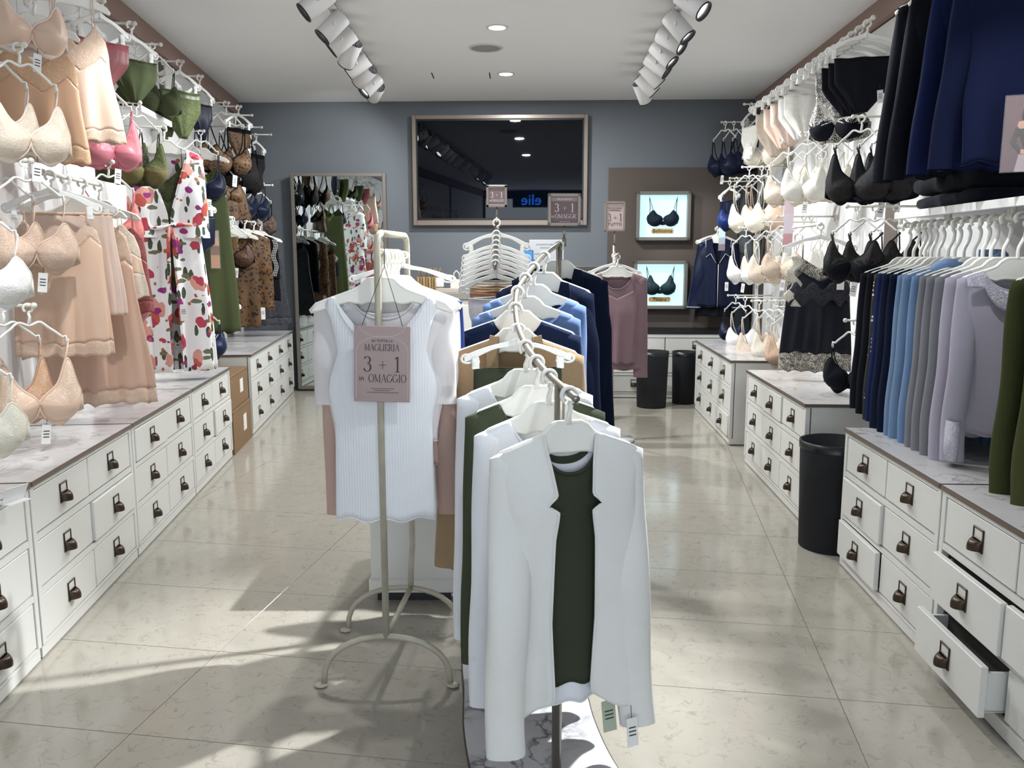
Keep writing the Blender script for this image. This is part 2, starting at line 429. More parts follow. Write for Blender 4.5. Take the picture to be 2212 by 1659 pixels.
# ------------------------------------------------------------------ ceiling fittings
def make_lamp(x, y, aim, label, group, power, size=math.radians(46), blend=0.7):
    t = thing('track_spotlight', label, 'spotlight', (x, y, ZC - 0.03), 0, group)
    d = Vector(aim) - Vector((x, y, ZC - 0.14)); d.normalize()
    def adapter():
        mb = MB().rbox(-0.017, 0.017, -0.055, 0.055, -0.028, 0.0, 0.003, 2)
        mb.tube([(0, 0, -0.028), (0, 0, -0.060)], 0.010, 10)
        return mb.mesh('adapter')
    obj('adapter', cached('adapter', adapter), M_LAMP, t)
    q = Vector((0, 0, -1)).rotation_difference(d)
    piv = Vector((0, 0, -0.105))
    def arm():
        mb = MB(); mb.tube([(0, 0, -0.055), (0, 0, -0.075)], 0.012, 10)
        mb.tube([(0.0, 0, -0.070), (-0.03, 0, -0.078), (-0.05, 0, -0.095), (-0.052, 0, -0.112)], 0.006, 6)
        mb.tube([(0.0, 0, -0.070), (0.03, 0, -0.078), (0.05, 0, -0.095), (0.052, 0, -0.112)], 0.006, 6)
        return mb.mesh('bracket')
    o = obj('bracket', cached('bracket', arm), M_LAMP, t); o.rotation_euler = (0, 0, math.atan2(d.y, d.x) + PI/2)
    def head():
        return MB().lathe([(0.047, 0.075), (0.049, 0.072), (0.049, -0.083), (0.046, -0.085), (0.044, -0.083), (0.040, -0.045), (0.040, 0.07)], 28, mi=0, cap=False).mesh('head')
    h = obj('head', cached('head', head), M_LAMP, t, piv); h.rotation_mode = 'QUATERNION'; h.rotation_quaternion = q
    def rim():
        return MB().lathe([(0.0492, -0.080), (0.0498, -0.086), (0.044, -0.0865), (0.0415, -0.060)], 28, cap=False).mesh('rim')
    r = obj('rim', cached('rim', rim), M_BLACKP, t, piv); r.rotation_mode = 'QUATERNION'; r.rotation_quaternion = q
    def sink():
        mb = MB().lathe([(0.0, 0.060), (0.045, 0.060), (0.045, 0.066), (0.0, 0.066)], 24, cap=False)
        for k in range(14):
            a = 2*PI*k/14; c, s = math.cos(a), math.sin(a)
            p = [(0.012*c, 0.012*s), (0.046*c, 0.046*s)]; nx, ny = -s*0.0022, c*0.0022
            v = [(x + e*nx, y + e*ny, z) for z in (0.064, 0.079) for x, y in p for e in (-1, 1)]
            mb.add(v, [(0,1,3,2), (4,6,7,5), (0,4,5,1), (2,3,7,6), (0,2,6,4), (1,5,7,3)], 0, False)
        return mb.mesh('heat_sink')
    k = obj('heat_sink', cached('heat_sink', sink), M_LAMPSINK, t, piv); k.rotation_mode = 'QUATERNION'; k.rotation_quaternion = q
    def lens():
        return MB().lathe([(0.001, -0.052), (0.030, -0.054), (0.0405, -0.060), (0.0405, -0.05)], 24, cap=False).mesh('lens')
    g = obj('lens', cached('lens', lens), M_LENS, t, piv); g.rotation_mode = 'QUATERNION'; g.rotation_quaternion = q
    ld = bpy.data.lights.new('spot_beam', 'SPOT'); ld.energy = power; ld.spot_size = size; ld.spot_blend = blend
    ld.shadow_soft_size = 0.022; ld.color = (0.955, 0.985, 1.0)
    lo = bpy.data.objects.new('spot_beam', ld); COL.objects.link(lo); lo.parent = t
    lo.location = piv + d*0.09; lo.rotation_mode = 'QUATERNION'; lo.rotation_quaternion = q
    return t
M_LAMP = mat('lamp_enamel', 'd5d3d2', 0.45)
M_LAMPSINK = mat('lamp_heat_sink', '9a9aa0', 0.4, 0.5)
M_LENS = mat('lamp_lens', 'ffffff', 0.2, emit='ffffff', estr=14.0)
def track(side, x0, y0, x1, y1, label):
    d = Vector((x1 - x0, y1 - y0)); L = d.length
    mb = MB(); mb.box(-0.018, 0.018, 0, L, -0.030, -0.024); mb.box(-0.018, -0.013, 0, L, -0.030, 0); mb.box(0.013, 0.018, 0, L, -0.030, 0); mb.box(-0.018, 0.018, L, L + 0.02, -0.030, 0); mb.box(-0.005, 0.005, 0, L, -0.032, -0.030)
    t = thing('ceiling_track', label, 'lighting track', (x0, y0, ZC), -math.atan2(d.x, d.y))
    obj('rail', mb, M_LAMP, t)
    return lambda y: x0 + d.x*(y - y0)/d.y
LT = track('L', -0.82, 0.9, -1.005, 6.50, 'white lighting track on the ceiling, nearer the peach slips side')
RT = track('R', 0.70, 0.9, 0.962, 6.50, 'white lighting track on the ceiling, nearer the navy jumpers side')
ords = ['farthest', 'second farthest', 'third farthest', 'fourth farthest', 'fifth farthest', 'sixth farthest', 'seventh farthest', 'eighth farthest', 'ninth farthest', 'tenth farthest', 'eleventh farthest', 'twelfth farthest']
LY = [6.38, 6.14, 5.82, 5.52, 5.20, 4.92, 4.62, 4.20, 3.55, 2.9, 2.2, 1.5]
RY = [6.38, 6.10, 5.80, 5.50, 5.22, 4.90, 4.62, 4.20, 3.55, 2.9, 2.2, 1.5]
LAIM = [(-1.6, 7.5, 1.9), (-1.9, 5.6, 1.35), (-2.15, 6.7, 1.55), (-2.1, 5.6, 1.65), (-1.9, 6.3, 1.15), (-2.0, 4.8, 1.55), (-1.9, 4.3, 1.35), (-1.9, 3.9, 1.55), (-1.8, 3.4, 1.45), (0.7, 2.2, 0.0), (-1.6, 2.7, 1.35), (-1.5, 2.0, 1.55)]
RAIM = [(1.7, 7.3, 1.15), (1.8, 6.2, 1.55), (1.75, 5.9, 1.55), (1.8, 5.2, 1.65), (1.75, 4.8, 1.45), (1.75, 4.4, 1.75), (1.75, 4.2, 1.25), (1.7, 3.6, 1.55), (1.65, 3.0, 1.55), (-0.35, 2.1, 0.0), (1.6, 2.4, 1.45), (-0.35, 2.2, 0.85)]
for i, y in enumerate(LY):
    make_lamp(LT(y), y, LAIM[i], f'white cylinder spotlight, {ords[i]} on the track over the peach slips', 'spotlights on the tracks', KEY_W if i == 9 else (SPOT_W*0.45 if 0 < i < 5 else (SPOT_W*0.6 if i == 0 else SPOT_W)), math.radians(75) if i == 0 else math.radians(46))
for i, y in enumerate(RY):
    make_lamp(RT(y), y, RAIM[i], f'white cylinder spotlight, {ords[i]} on the track over the navy jumpers', 'spotlights on the tracks', KEY_W*8 if i == 9 else (KEY_W*0.8 if i == 11 else (SPOT_W*0.78 if 0 < i < 8 else SPOT_W)), math.radians(52) if i == 9 else math.radians(46))
M_DOWN = mat('downlight_glow', 'ffffff', 0.3, emit='fffdf6', estr=14.0)
def downlight(x, y, label, power=1.0):
    t = thing('downlight', label, 'downlight', (x, y, ZC))
    obj('trim_ring', MB().lathe([(0.050, -0.001), (0.051, -0.005), (0.062, -0.004), (0.066, 0.0), (0.050, -0.001)], 32, cap=False), M_LAMP, t)
    obj('diffuser', MB().lathe([(0.0005, -0.0022), (0.0505, -0.0022), (0.0505, -0.001)], 32, cap=False), M_DOWN, t)
    ld = bpy.data.lights.new('downlight_beam', 'AREA'); ld.shape = 'DISK'; ld.size = 0.1; ld.energy = DOWN_W*power; ld.color = (0.955, 0.985, 1.0)
    lo = bpy.data.objects.new('downlight_beam', ld); COL.objects.link(lo); lo.parent = t; lo.location = (0, 0, -0.012)
downlight(-0.087, 5.16, 'round lit downlight in front of the ceiling speaker')
downlight(-0.045, 6.42, 'round lit downlight behind the ceiling speaker, nearer the television')
downlight(-0.10, 3.6, 'round lit ceiling downlight above the curved rack', 0.45)
sp = thing('ceiling_speaker', 'round flush grey speaker in the ceiling between two downlights', 'speaker', (-0.17, 5.65, ZC))
obj('rim', MB().lathe([(0.094, -0.002), (0.095, -0.006), (0.109, -0.005), (0.113, 0.0), (0.094, -0.002)], 40, cap=False), M_LAMP, sp)
obj('grille', MB().lathe([(0.0005, -0.006), (0.06, -0.0055), (0.0945, -0.003)], 40, cap=False), mat('speaker_grille', '9a9994', 0.7, bump=0.6, bscale=900), sp)
for (x, y, lab) in ((-0.59, 6.48, 'dark slit of a ceiling access hatch, farther from the downlights'), (-0.165, 6.48, 'dark slit of a ceiling access hatch beside the far downlight')):
    t = thing('ceiling_slit', lab, 'slit', (x, y, ZC))
    obj('slit_edge', MB().box(-0.004, 0.004, -0.10, 0.10, -0.0015, 0.0), M_BLACKP, t)
# ------------------------------------------------------------------ drawer cabinets
HC = 0.55
M_SHADE = mat('cabinet_shade', '3a3733', 0.9)  # painted shade for the drawer gaps and the line under the plinth
ROWS = [(0.385, 0.520), (0.217, 0.362), (0.052, 0.194)]
def handle_mesh():
    mb = MB(); w, h = 0.027, 0.064
    mb.rbox(-w, -w + 0.005, -0.004, 0, -h/2, h/2, 0.001, 1); mb.rbox(w - 0.005, w, -0.004, 0, -h/2, h/2, 0.001, 1)
    mb.rbox(-w, w, -0.004, 0, h/2 - 0.005, h/2, 0.001, 1); mb.rbox(-w, w, -0.004, 0, -h/2, -h/2 + 0.005, 0.001, 1)
    mb.rbox(-w, w, -0.004, 0, -0.002, 0.003, 0.001, 1)
    mb.box(-w + 0.004, w - 0.004, -0.0015, 0, 0.002, h/2 - 0.004, 1)
    mb.box(-w + 0.004, w - 0.004, -0.0015, 0, -h/2 + 0.004, 0.0)
    def cup(i, j):      # half dome, open below
        a = PI*i/14; b = (PI/2)*j/7
        return (-math.cos(a)*0.024*math.cos(b*0.35), -0.003 - 0.026*math.sin(a)*math.sin(b + 0.25)**0.8, 0.001 - 0.029*(1 - math.cos(b))**0.9)
    mb.grid(cup, 14, 7)
    return mb.mesh('handle')
def drawer_front(w, h):
    return MB().rbox(-w/2, w/2, -0.018, 0, -h/2, h/2, 0.0018, 1).mesh('drawer')
def drawer_open(w, h):
    mb = MB().rbox(-w/2, w/2, -0.018, 0, -h/2, h/2, 0.0018, 1)
    mb.box(-w/2 + 0.01, -w/2 + 0.02, 0, 0.30, -h/2 + 0.012, h/2 - 0.02); mb.box(w/2 - 0.02, w/2 - 0.01, 0, 0.30, -h/2 + 0.012, h/2 - 0.02)
    mb.box(-w/2 + 0.01, w/2 - 0.01, 0, 0.30, -h/2 + 0.01, -h/2 + 0.016)
    return mb.mesh('drawer')
def cabinet(side, y0, y1, cols, label, off, depth, ajar=None, top_label=None, worktop=True, handle=True):
    p0, u, n = WALLS[side]; rz = {'L': RZ_L, 'R': RZ_R, 'B': RZ_B}[side]
    if side == 'B': s0, s1 = y0, y1
    else: s0, s1 = (y0 - off*n.y)/u.y, (y1 - off*n.y)/u.y
    W = s1 - s0 - 0.004
    base = on(side, s0 if side != 'R' else s1, off, 0)
    t = thing('drawer_cabinet', label, 'cabinet', base, rz, 'white drawer cabinets')
    top = HC - 0.018 if worktop else HC
    mb = MB(); fr = 0.022
    mb.box(0.0, W, 0.026, depth, 0.045, top)                                      # carcass
    mb.box(0.002, W - 0.002, 0.006, depth, 0.006, 0.045)                          # plinth
    mb.box(0.01, W - 0.01, 0.03, depth - 0.01, 0.0, 0.008, 1)                     # dark inset foot, coloured as the shadow line at the floor
    mb.box(fr, W - fr, 0.0235, 0.0262, 0.046, top - 0.01, 1)                       # dark liner: shade of the drawer gaps put into the colour
    mb.rbox(0, fr, 0, 0.021, 0.045, top, 0.0015, 1); mb.rbox(W - fr, W, 0, 0.021, 0.045, top, 0.0015, 1)
    cw = (W - 2*fr)/cols
    mb.box(fr, W - fr, 0, 0.021, ROWS[0][1] + 0.002, top)
    for a, b in ((ROWS[0][0], ROWS[1][1]), (ROWS[1][0], ROWS[2][1])): mb.box(fr, W - fr, 0.001, 0.021, b + 0.002, a - 0.002)
    mb.box(fr, W - fr, 0.001, 0.021, 0.045, ROWS[2][0] - 0.002)
    obj('body', mb, [M_WHITE, M_SHADE], t)
    hm = cached('handle', handle_mesh)
    for c in range(cols):
        for r, (z0, z1) in enumerate(ROWS):
            w = round(cw - 0.007, 4); h = round(z1 - z0 - 0.006, 4)
            out = (ajar or {}).get((c, r), 0.0)
            me = cached(('drw', w, h, out > 0.02), (lambda w=w, h=h: drawer_open(w, h)) if out > 0.02 else (lambda w=w, h=h: drawer_front(w, h)))
            d = obj('drawer', me, M_WHITE, t, (fr + cw*(c + 0.5), 0.0185 + 0.003 - out, (z0 + z1)/2))
            if handle: obj('handle', hm, [M_BRONZE, M_CARD], d, (0, -0.018, 0.006))
    if worktop:
        wt = thing('marble_worktop', top_label, 'worktop', base + Vector((0, 0, HC - 0.018)), rz, 'marble tops of the cabinets')
        obj('slab', MB().rbox(0.001, W + 0.001, -0.004, depth, 0.0, 0.018, 0.001, 1), M_MARBLE, wt)
        obj('edge_strip', MB().box(0.001, W + 0.001, -0.0075, -0.004, 0.004, 0.0182), M_EDGE, wt)
        obj('joint_strip', MB().box(-0.003 if side != 'R' else W, 0.001 if side != 'R' else W + 0.004, -0.0065, depth, 0.004, 0.0185), M_EDGE, wt)
    return t
LO, RO = 0.448, 0.611
cabinet('L', 1.485, 2.352, 2, 'white drawer cabinet under the lace bralettes, cut by the frame', LO, LO - 0.018, top_label='white marble top of the cabinet cut by the frame')
cabinet('L', 2.358, 3.222, 2, 'white drawer cabinet below the two satin nightgowns', LO, LO - 0.018, {(1, 1): 0.010}, 'white marble top under the satin nightgowns, nearest whole one')
cabinet('L', 3.228, 4.10, 2, 'white drawer cabinet between the nightgown cabinet and the floral robe cabinet', LO, LO - 0.018, {(0, 0): 0.008}, 'white marble top just in front of the floral robe')
cabinet('L', 4.106, 4.94, 2, 'white drawer cabinet under the floral robe, beside the cardboard boxes', LO, LO - 0.018, {(1, 1): 0.012}, 'white marble top directly under the floral robe')
cabinet('L', 5.57, 6.50, 2, 'white drawer cabinet behind the cardboard boxes', LO, LO - 0.018, None, 'grey-lit marble top behind the cardboard boxes')
cabinet('L', 6.506, 7.44, 2, 'white drawer cabinet under the leopard clothes, beside the mirror', LO, LO - 0.018, None, 'grey-lit marble top under the leopard clothes')
cabinet('R', 0.70, 1.525, 2, 'white drawer cabinet in the near right corner of the photo', RO, RO - 0.018, None, 'marble top cut by the right edge of the photo')
cabinet('R', 1.531, 2.336, 2, 'white drawer cabinet with lower drawers pulled open under the olive tops', RO, RO - 0.018, {(0, 1): 0.030, (0, 2): 0.062, (1, 1): 0.022}, 'marble top below the olive tops')
cabinet('R', 2.342, 3.15, 2, 'white drawer cabinet under the blue and grey tops', RO, RO - 0.018, {(0, 1): 0.012, (0, 2): 0.018}, 'marble top below the blue and grey tops')
cabinet('R', 3.66, 4.81, 3, 'white three-column drawer cabinet below the black lace slip', RO, RO - 0.018, {(1, 0): 0.008}, 'marble top below the black lace slip')
cabinet('R', 5.24, 6.58, 3, 'white three-column drawer cabinet below the beige bras', RO, RO - 0.018, {(2, 2): 0.012}, 'marble top below the beige bras')
cabinet('B', 0.78, 1.86, 2, 'grey-lit drawer cabinet against the back wall under the lightboxes', 0.38, 0.36, None, worktop=False)
tag(obj('black_shelf_board', MB().rbox(0, 1.12, 0, 0.36, 0, 0.03, 0.003, 1), M_BLACKP, None, on('B', 0.76, 0.385, HC), (0, 0, RZ_B)), 'black board lying on the drawer cabinet under the lightboxes', 'board')
# ------------------------------------------------------------------ back wall: television, mirror, taupe panel, lightboxes
def wall_frame(p, q, side='B'):
    """lower-left corner, width, height of a rectangle sighted by two corners on the wall"""
    a, b = at(side, *p), at(side, *q); u = WALLS[side][1]
    return a, (b - a).dot(u), a.z - b.z
M_TVFRAME = mat('tv_frame_champagne', '857a70', 0.35, 0.4)
M_SCREEN = mat('tv_screen', '02040b', 0.015, spec=0.38)
a, W, Hh = wall_frame((891, 251), (1267, 487))
tv = thing('television', 'large black television in a champagne frame on the grey wall', 'television', (a.x, a.y, a.z - Hh), RZ_B)
mb = MB(); fw = 0.034; dp = 0.06
mb.rbox(0, fw, -dp, 0, 0, Hh, 0.003, 1); mb.rbox(W - fw, W, -dp, 0, 0, Hh, 0.003, 1)
mb.rbox(fw, W - fw, -dp, 0, 0, fw + 0.01, 0.003, 1); mb.rbox(fw, W - fw, -dp, 0, Hh - fw, Hh, 0.003, 1)
obj('frame', mb, M_TVFRAME, tv)
obj('bezel', MB().box(fw, fw + 0.012, -dp + 0.014, -0.01, fw + 0.01, Hh - fw).box(W - fw - 0.012, W - fw, -dp + 0.014, -0.01, fw + 0.01, Hh - fw).box(fw, W - fw, -dp + 0.014, -0.01, fw + 0.01, fw + 0.028).box(fw, W - fw, -dp + 0.014, -0.01, Hh - fw - 0.012, Hh - fw), M_BLACKP, tv)
obj('screen', MB().box(fw + 0.01, W - fw - 0.01, -dp + 0.022, -0.012, fw + 0.02, Hh - fw - 0.008), M_SCREEN, tv)
# mirror door, its glass turned a little away from the wall
a, W, Hh = wall_frame((634, 376), (845, 846)); Hh = a.z - 0.02
mi = thing('wall_mirror', 'tall framed mirror on the grey wall reflecting the shop front', 'mirror', (a.x, a.y, 0.02), RZ_B)
mb = MB(); fw = 0.03; dp = 0.075
mb.rbox(0, fw, -dp, 0, 0, Hh, 0.002, 1); mb.rbox(W - fw, W, -dp, 0, 0, Hh, 0.002, 1); mb.rbox(fw, W - fw, -dp, 0, 0, fw, 0.002, 1); mb.rbox(fw, W - fw, -dp, 0, Hh - fw, Hh, 0.002, 1)
obj('frame', mb, mat('mirror_frame', '6e6861', 0.5, 0.2), mi)
M_MIRROR = mat('mirror_silver', 'c9d2d2', 0.0, 1.0)
MIRROR_TURN = math.radians(4)
g = obj('glass', MB().box(-(W - 2*fw)/2 + 0.002, (W - 2*fw)/2 - 0.002, -0.003, 0.003, fw, Hh - fw), M_MIRROR, mi, (W/2, -0.062, 0), (0, 0, 0))
# the mirror is a hinged panel standing slightly open: its hinge is on the side of the television
pv = Vector((a.x, a.y, 0)) + UB*W
rzm = RZ_B + MIRROR_TURN
mi.rotation_euler = (0, 0, rzm)
mi.location = (pv.x - math.cos(rzm)*W, pv.y - math.sin(rzm)*W, 0.02)
# taupe panel
a, W, Hh = wall_frame((1315, 363), (1560, 712)); W = min(W, 1.05)
tp = obj('trim_3', MB().rbox(0, W + 0.1, -0.02, 0, 0, Hh, 0.002, 1), M_TAUPE, None, (a.x, a.y, a.z - Hh), (0, 0, RZ_B)); tp['kind'] = 'structure'
M_LBF = mat('lightbox_frame', '7b7872', 0.35, 0.6)
M_LBGLOW = mat('lightbox_glow', '98aab0', 0.4, emit='b9e2ee', estr=0.85)
M_BRASS = mat('brass_plate', 'b89c62', 0.45, 0.2)
# ------------------------------------------------------------------ flat print: lettering
def text_mesh(body, size, ext=0.0003, bold=0.0, align='CENTER', space=1.0):
    cu = bpy.data.curves.new('lettering', 'FONT'); cu.body = body; cu.size = size; cu.align_x = align; cu.align_y = 'CENTER'
    cu.extrude = ext; cu.offset = bold; cu.space_character = space; cu.resolution_u = 3
    o = bpy.data.objects.new('lettering', cu); COL.objects.link(o)
    dg = bpy.context.evaluated_depsgraph_get(); me = bpy.data.meshes.new_from_object(o.evaluated_get(dg))
    bpy.data.objects.remove(o); bpy.data.curves.remove(cu)
    me.materials.clear(); me.materials.append(None)
    return me
def lettering(body, size, m, parent, x, y, z, bold=0.0, shear=0.0, space=1.0, width=None, name='lettering'):
    me = cached(('txt', body, round(size, 4), bold, space), lambda: text_mesh(body, size, bold=bold, space=space))
    sx = 1.0
    if width:
        xs = [v.co.x for v in me.vertices]; sx = width/(max(xs) - min(xs))
    return obj(name, me, m, parent, (x, y, z), (PI/2, 0, 0), (sx, 1, 1))
# a high-contrast serif drawn with strokes: thick where they run upright, hairline where they run level
def arcp(cx, cy, rx_, ry_, a0, a1, n=14): return [(cx + rx_*math.cos(math.radians(a0 + (a1 - a0)*i/n)), cy + ry_*math.sin(math.radians(a0 + (a1 - a0)*i/n))) for i in range(n + 1)]
GLYPH = {
 '3': (0.55, [arcp(0.25, 0.77, 0.20, 0.22, 160, -90) , arcp(0.25, 0.28, 0.24, 0.27, 90, -165)]),
 '1': (0.42, [[(0.24, 0), (0.24, 1.0)], [(0.24, 0.98), (0.05, 0.86)], [(0.06, 0.0), (0.42, 0.0)]]),
 '+': (0.62, [[(0.30, 0.18), (0.30, 0.72)], [(0.04, 0.45), (0.56, 0.45)]]),
 'O': (0.86, [arcp(0.42, 0.5, 0.38, 0.49, 90, 450, 28)]),
 'M': (0.98, [[(0.10, 0), (0.10, 1)], [(0.10, 1), (0.46, 0.05)], [(0.46, 0.05), (0.84, 1)], [(0.84, 1), (0.84, 0)], [(0.0, 0), (0.2, 0)], [(0.74, 0), (0.94, 0)]]),
 'A': (0.84, [[(0.06, 0), (0.42, 1.0)], [(0.42, 1.0), (0.74, 0)], [(0.18, 0.34), (0.62, 0.34)], [(0.0, 0), (0.16, 0)], [(0.62, 0), (0.86, 0)]]),
 'G': (0.86, [arcp(0.44, 0.5, 0.38, 0.49, 45, 335, 24), [(0.76, 0.42), (0.76, 0.14)], [(0.60, 0.43), (0.86, 0.43)]]),
 'I': (0.36, [[(0.17, 0), (0.17, 1)], [(0.04, 1), (0.30, 1)], [(0.04, 0), (0.30, 0)]]),
 'L': (0.66, [[(0.15, 0), (0.15, 1)], [(0.02, 1), (0.28, 1)], [(0.02, 0), (0.60, 0)], [(0.60, 0), (0.61, 0.28)]]),
 'E': (0.68, [[(0.15, 0), (0.15, 1)], [(0.02, 1), (0.58, 1)], [(0.15, 0.52), (0.46, 0.52)], [(0.02, 0), (0.60, 0)], [(0.58, 1), (0.585, 0.78)], [(0.60, 0), (0.605, 0.26)]]),
 'R': (0.80, [[(0.15, 0), (0.15, 1)], [(0.02, 1), (0.36, 1)], arcp(0.36, 0.75, 0.24, 0.25, 90, -90), [(0.15, 0.5), (0.36, 0.5)], [(0.40, 0.5), (0.70, 0.0)], [(0.02, 0), (0.28, 0)], [(0.66, 0), (0.82, 0)]]),
 ' ': (0.4, []),
}
def serif(body, size, m, parent, x, y, z, width=None, thick=0.115, hair=0.03, name='lettering'):
    def build():
        mb = MB(); cur = 0.0
        for ch in body:
            w, strokes = GLYPH[ch]
            for st in strokes:
                v = []
                for i, p in enumerate(st):
                    a, b = Vector(st[max(i-1, 0)]), Vector(st[min(i+1, len(st)-1)])
                    t = (b - a).normalized(); up = abs(t.y)
                    hw = lerp(hair, hair if ch == '+' else thick, up**1.5)/2
                    # a rising diagonal of A or M is a hairline
                    if ch in 'AM' and abs(t.x) > 0.15 and up > 0.5 and (t.x > 0) == (t.y > 0): hw = hair/2
                    if ch == 'M' and i <= 1 and st[0][0] == 0.10 and abs(t.x) < 0.01: hw = hair/2
                    nx, ny = -t.y*hw, t.x*hw
                    v += [(cur + p[0] + nx, p[1] + ny), (cur + p[0] - nx, p[1] - ny)]
                k = len(v)//2
                V = [(px, 0.0, pz) for px, pz in v] + [(px, -0.0006, pz) for px, pz in v]; n = len(v); F = []
                for i in range(k - 1):
                    a = 2*i; F += [(n+a, n+a+1, n+a+3, n+a+2), (a, a+2, a+3, a+1), (a, n+a, n+a+2, a+2), (a+1, a+3, n+a+3, n+a+1)]
                mb.add(V, F, 0, False)
            cur += w + 0.05
        mb.v = [((vx - cur/2 + 0.02)*1.0, vy, vz - 0.5) for vx, vy, vz in mb.v]
        return (mb.mesh('lettering'), cur)
    me, cur = cached(('serif', body, thick, hair), build)
    sx = (width/cur) if width else size*0.95
    return obj(name, me, m, parent, (x, y, z), None, (sx, 1, size))
def flat_poly(poly, y, m, parent, name, th=0.0005):
    return obj(name, MB().prism(poly, y - th, y), m, parent)
def ring_line(pts, w, y, m, parent, name):
    mb = MB()
    for (x0, z0), (x1, z1) in zip(pts, pts[1:]):
        t = Vector((x1 - x0, z1 - z0)).normalized(); n = Vector((-t.y, t.x))*w/2; e = t*w*0.3
        mb.prism([(x0 - e.x + n.x, z0 - e.y + n.y), (x0 - e.x - n.x, z0 - e.y - n.y), (x1 + e.x - n.x, z1 + e.y - n.y), (x1 + e.x + n.x, z1 + e.y + n.y)], y - 0.0004, y)
    return obj(name, mb, m, parent)
# ------------------------------------------------------------------ hangers
def hang_z(x, hw):
    """height of the top edge of a wide hanger below its hook centre"""
    x = abs(x); return -0.058 - 0.022*sst(0.028, 0.062, x) - 0.36*max(0, x - 0.045)
def wide_hanger_mesh(hw):
    def f():
        n = 22; up = []; lo = []
        for i in range(n + 1):
            x = -hw + 2*hw*i/n; ax = abs(x); e = hw - ax
            z = hang_z(x, hw) - 0.012*max(0, 1 - e/0.012)**2
            up.append((x, z))
            th = lerp(0.060, 0.020, sst(0.02, 0.095, ax)) if ax < 0.095 else lerp(0.020, 0.014, (ax - 0.095)/(hw - 0.095))
            lo.append((x, hang_z(x, hw) - th))
        poly = up + lo[::-1]
        mb = MB().prism(poly, -0.005, 0.005)
        mb.tube([(x, 0, z) for x, z in poly], 0.0062, 6, closed=True)
        return mb.mesh('body')
    return cached(('wideh', hw), f)
def hook_mesh():
    def f():
        mb = MB(); mb.torus((0, 0, 0), 0.0160, 0.0050, 'y', 24, 8, -0.5*PI, 1.30*PI)
        mb.tube([(0, 0, -0.0160), (0.005, 0, -0.024), (0.003, 0, -0.034), (0, 0, -0.042), (0, 0, -0.062)], [0.0050, 0.0052, 0.0055, 0.006, 0.008], 8)
        return mb.mesh('hook')
    return cached('hook', f)
def wide_hanger(p, rz, hw, label, group='wide white garment hangers', tilt=0.0, m=None, neck=0.0):
    t = thing('garment_hanger', label, 'hanger', p, rz, group)
    t.rotation_euler = (0, tilt, rz)
    obj('body', wide_hanger_mesh(hw), m or M_PLASTIC, t, (0, 0, -neck))
    def longhook():
        mb = MB(); mb.torus((0, 0, 0), 0.0170, 0.0056, 'y', 24, 8, -0.35*PI, 1.25*PI)
        mb.tube(catmull([(0.0080, 0, -0.0150), (0.016, 0, -0.032), (0.012, 0, -0.060), (0.0, 0, -0.090), (0.0, 0, -neck - 0.06)], 5), 0.0062, 8)
        return mb.mesh('hook')
    obj('hook', cached(('longhook', neck), longhook) if neck else hook_mesh(), m or M_PLASTIC, t)
    return t
def clip_hanger_meshes(hw):
    def arm():
        mb = MB(); n = 20; up = []; lo = []
        for i in range(n + 1):
            x = -hw + 2*hw*i/n; ax = abs(x)/hw
            z = -0.050 - 0.052*ax**1.7 - 0.010*math.exp(-(ax*hw/0.016)**2)*-1.2
            up.append((x, z)); lo.append((x, z - (0.020 - 0.010*math.exp(-((ax - 0.4)/0.3)**2))))
        mb.prism(up + lo[::-1], -0.0035, 0.0035); mb.tube([(x, 0, z) for x, z in up + lo[::-1]], 0.0036, 6, closed=True)
        for s in (-1, 1):
            mb.torus((s*(hw - 0.006), 0, -0.112), 0.016, 0.0042, 'y', 14, 6)
        return mb.mesh('arm')
    def clipm():
        mb = MB().rbox(-0.010, 0.010, -0.009, -0.004, -0.022, 0.022, 0.003, 2).rbox(-0.010, 0.010, 0.004, 0.009, -0.022, 0.022, 0.003, 2)
        mb.tube([(-0.011, 0, 0.004), (0.011, 0, 0.004)], 0.006, 8); mb.rbox(-0.006, 0.006, -0.011, -0.008, -0.010, 0.004, 0.001, 1)
        return mb.mesh('clip')
    return cached(('cliparm', hw), arm), cached('clip', clipm)
def clip_hanger(p, rz, hw, label, group='white clip hangers'):
    t = thing('clip_hanger', label, 'hanger', p, rz, group)
    a, c = clip_hanger_meshes(hw)
    obj('arm', a, M_PLASTIC2, t); obj('hook', hook_mesh(), M_PLASTIC2, t)
    for s in (-1, 1): obj('clip', c, M_PLASTIC2, t, (s*(hw - 0.028), 0, -0.128))
    return t
def small_hanger_mesh(hw):
    def f():
        mb = MB(); P = []
        for i in range(25):
            x = -1 + 2*i/24; ax = abs(x)
            z = -0.048 - 0.052*ax**2.2 + 0.010*math.exp(-((ax - 0.32)/0.16)**2) - 0.004*math.exp(-(ax/0.12)**2)
            P.append((x*hw, 0, z))
        P = [(-hw - 0.002, 0, -0.088)] + P[1:-1] + [(hw + 0.002, 0, -0.088)]
        P = [(-hw - 0.004, 0, -0.112)] + P + [(hw + 0.004, 0, -0.112)]
        mb.tube(P, 0.0062, 8, flat=0.62, up=(0, 1, 0))
        mb.torus((0, 0, 0), 0.0125, 0.0038, 'y', 18, 7, -0.5*PI, 1.3*PI)
        mb.tube([(0, 0, -0.0125), (0.003, 0, -0.025), (0, 0, -0.046)], [0.0036, 0.004, 0.005], 7)
        return mb.mesh('small_hanger')
    return cached(('smallh', hw), f)
def small_hanger(p, rz, sc, label, group='small white lingerie hangers'):
    o = obj('lingerie_hanger', small_hanger_mesh(0.095), M_PLASTIC2, None, p, (0, 0, rz), sc)
    return tag(o, label, 'hanger', group)
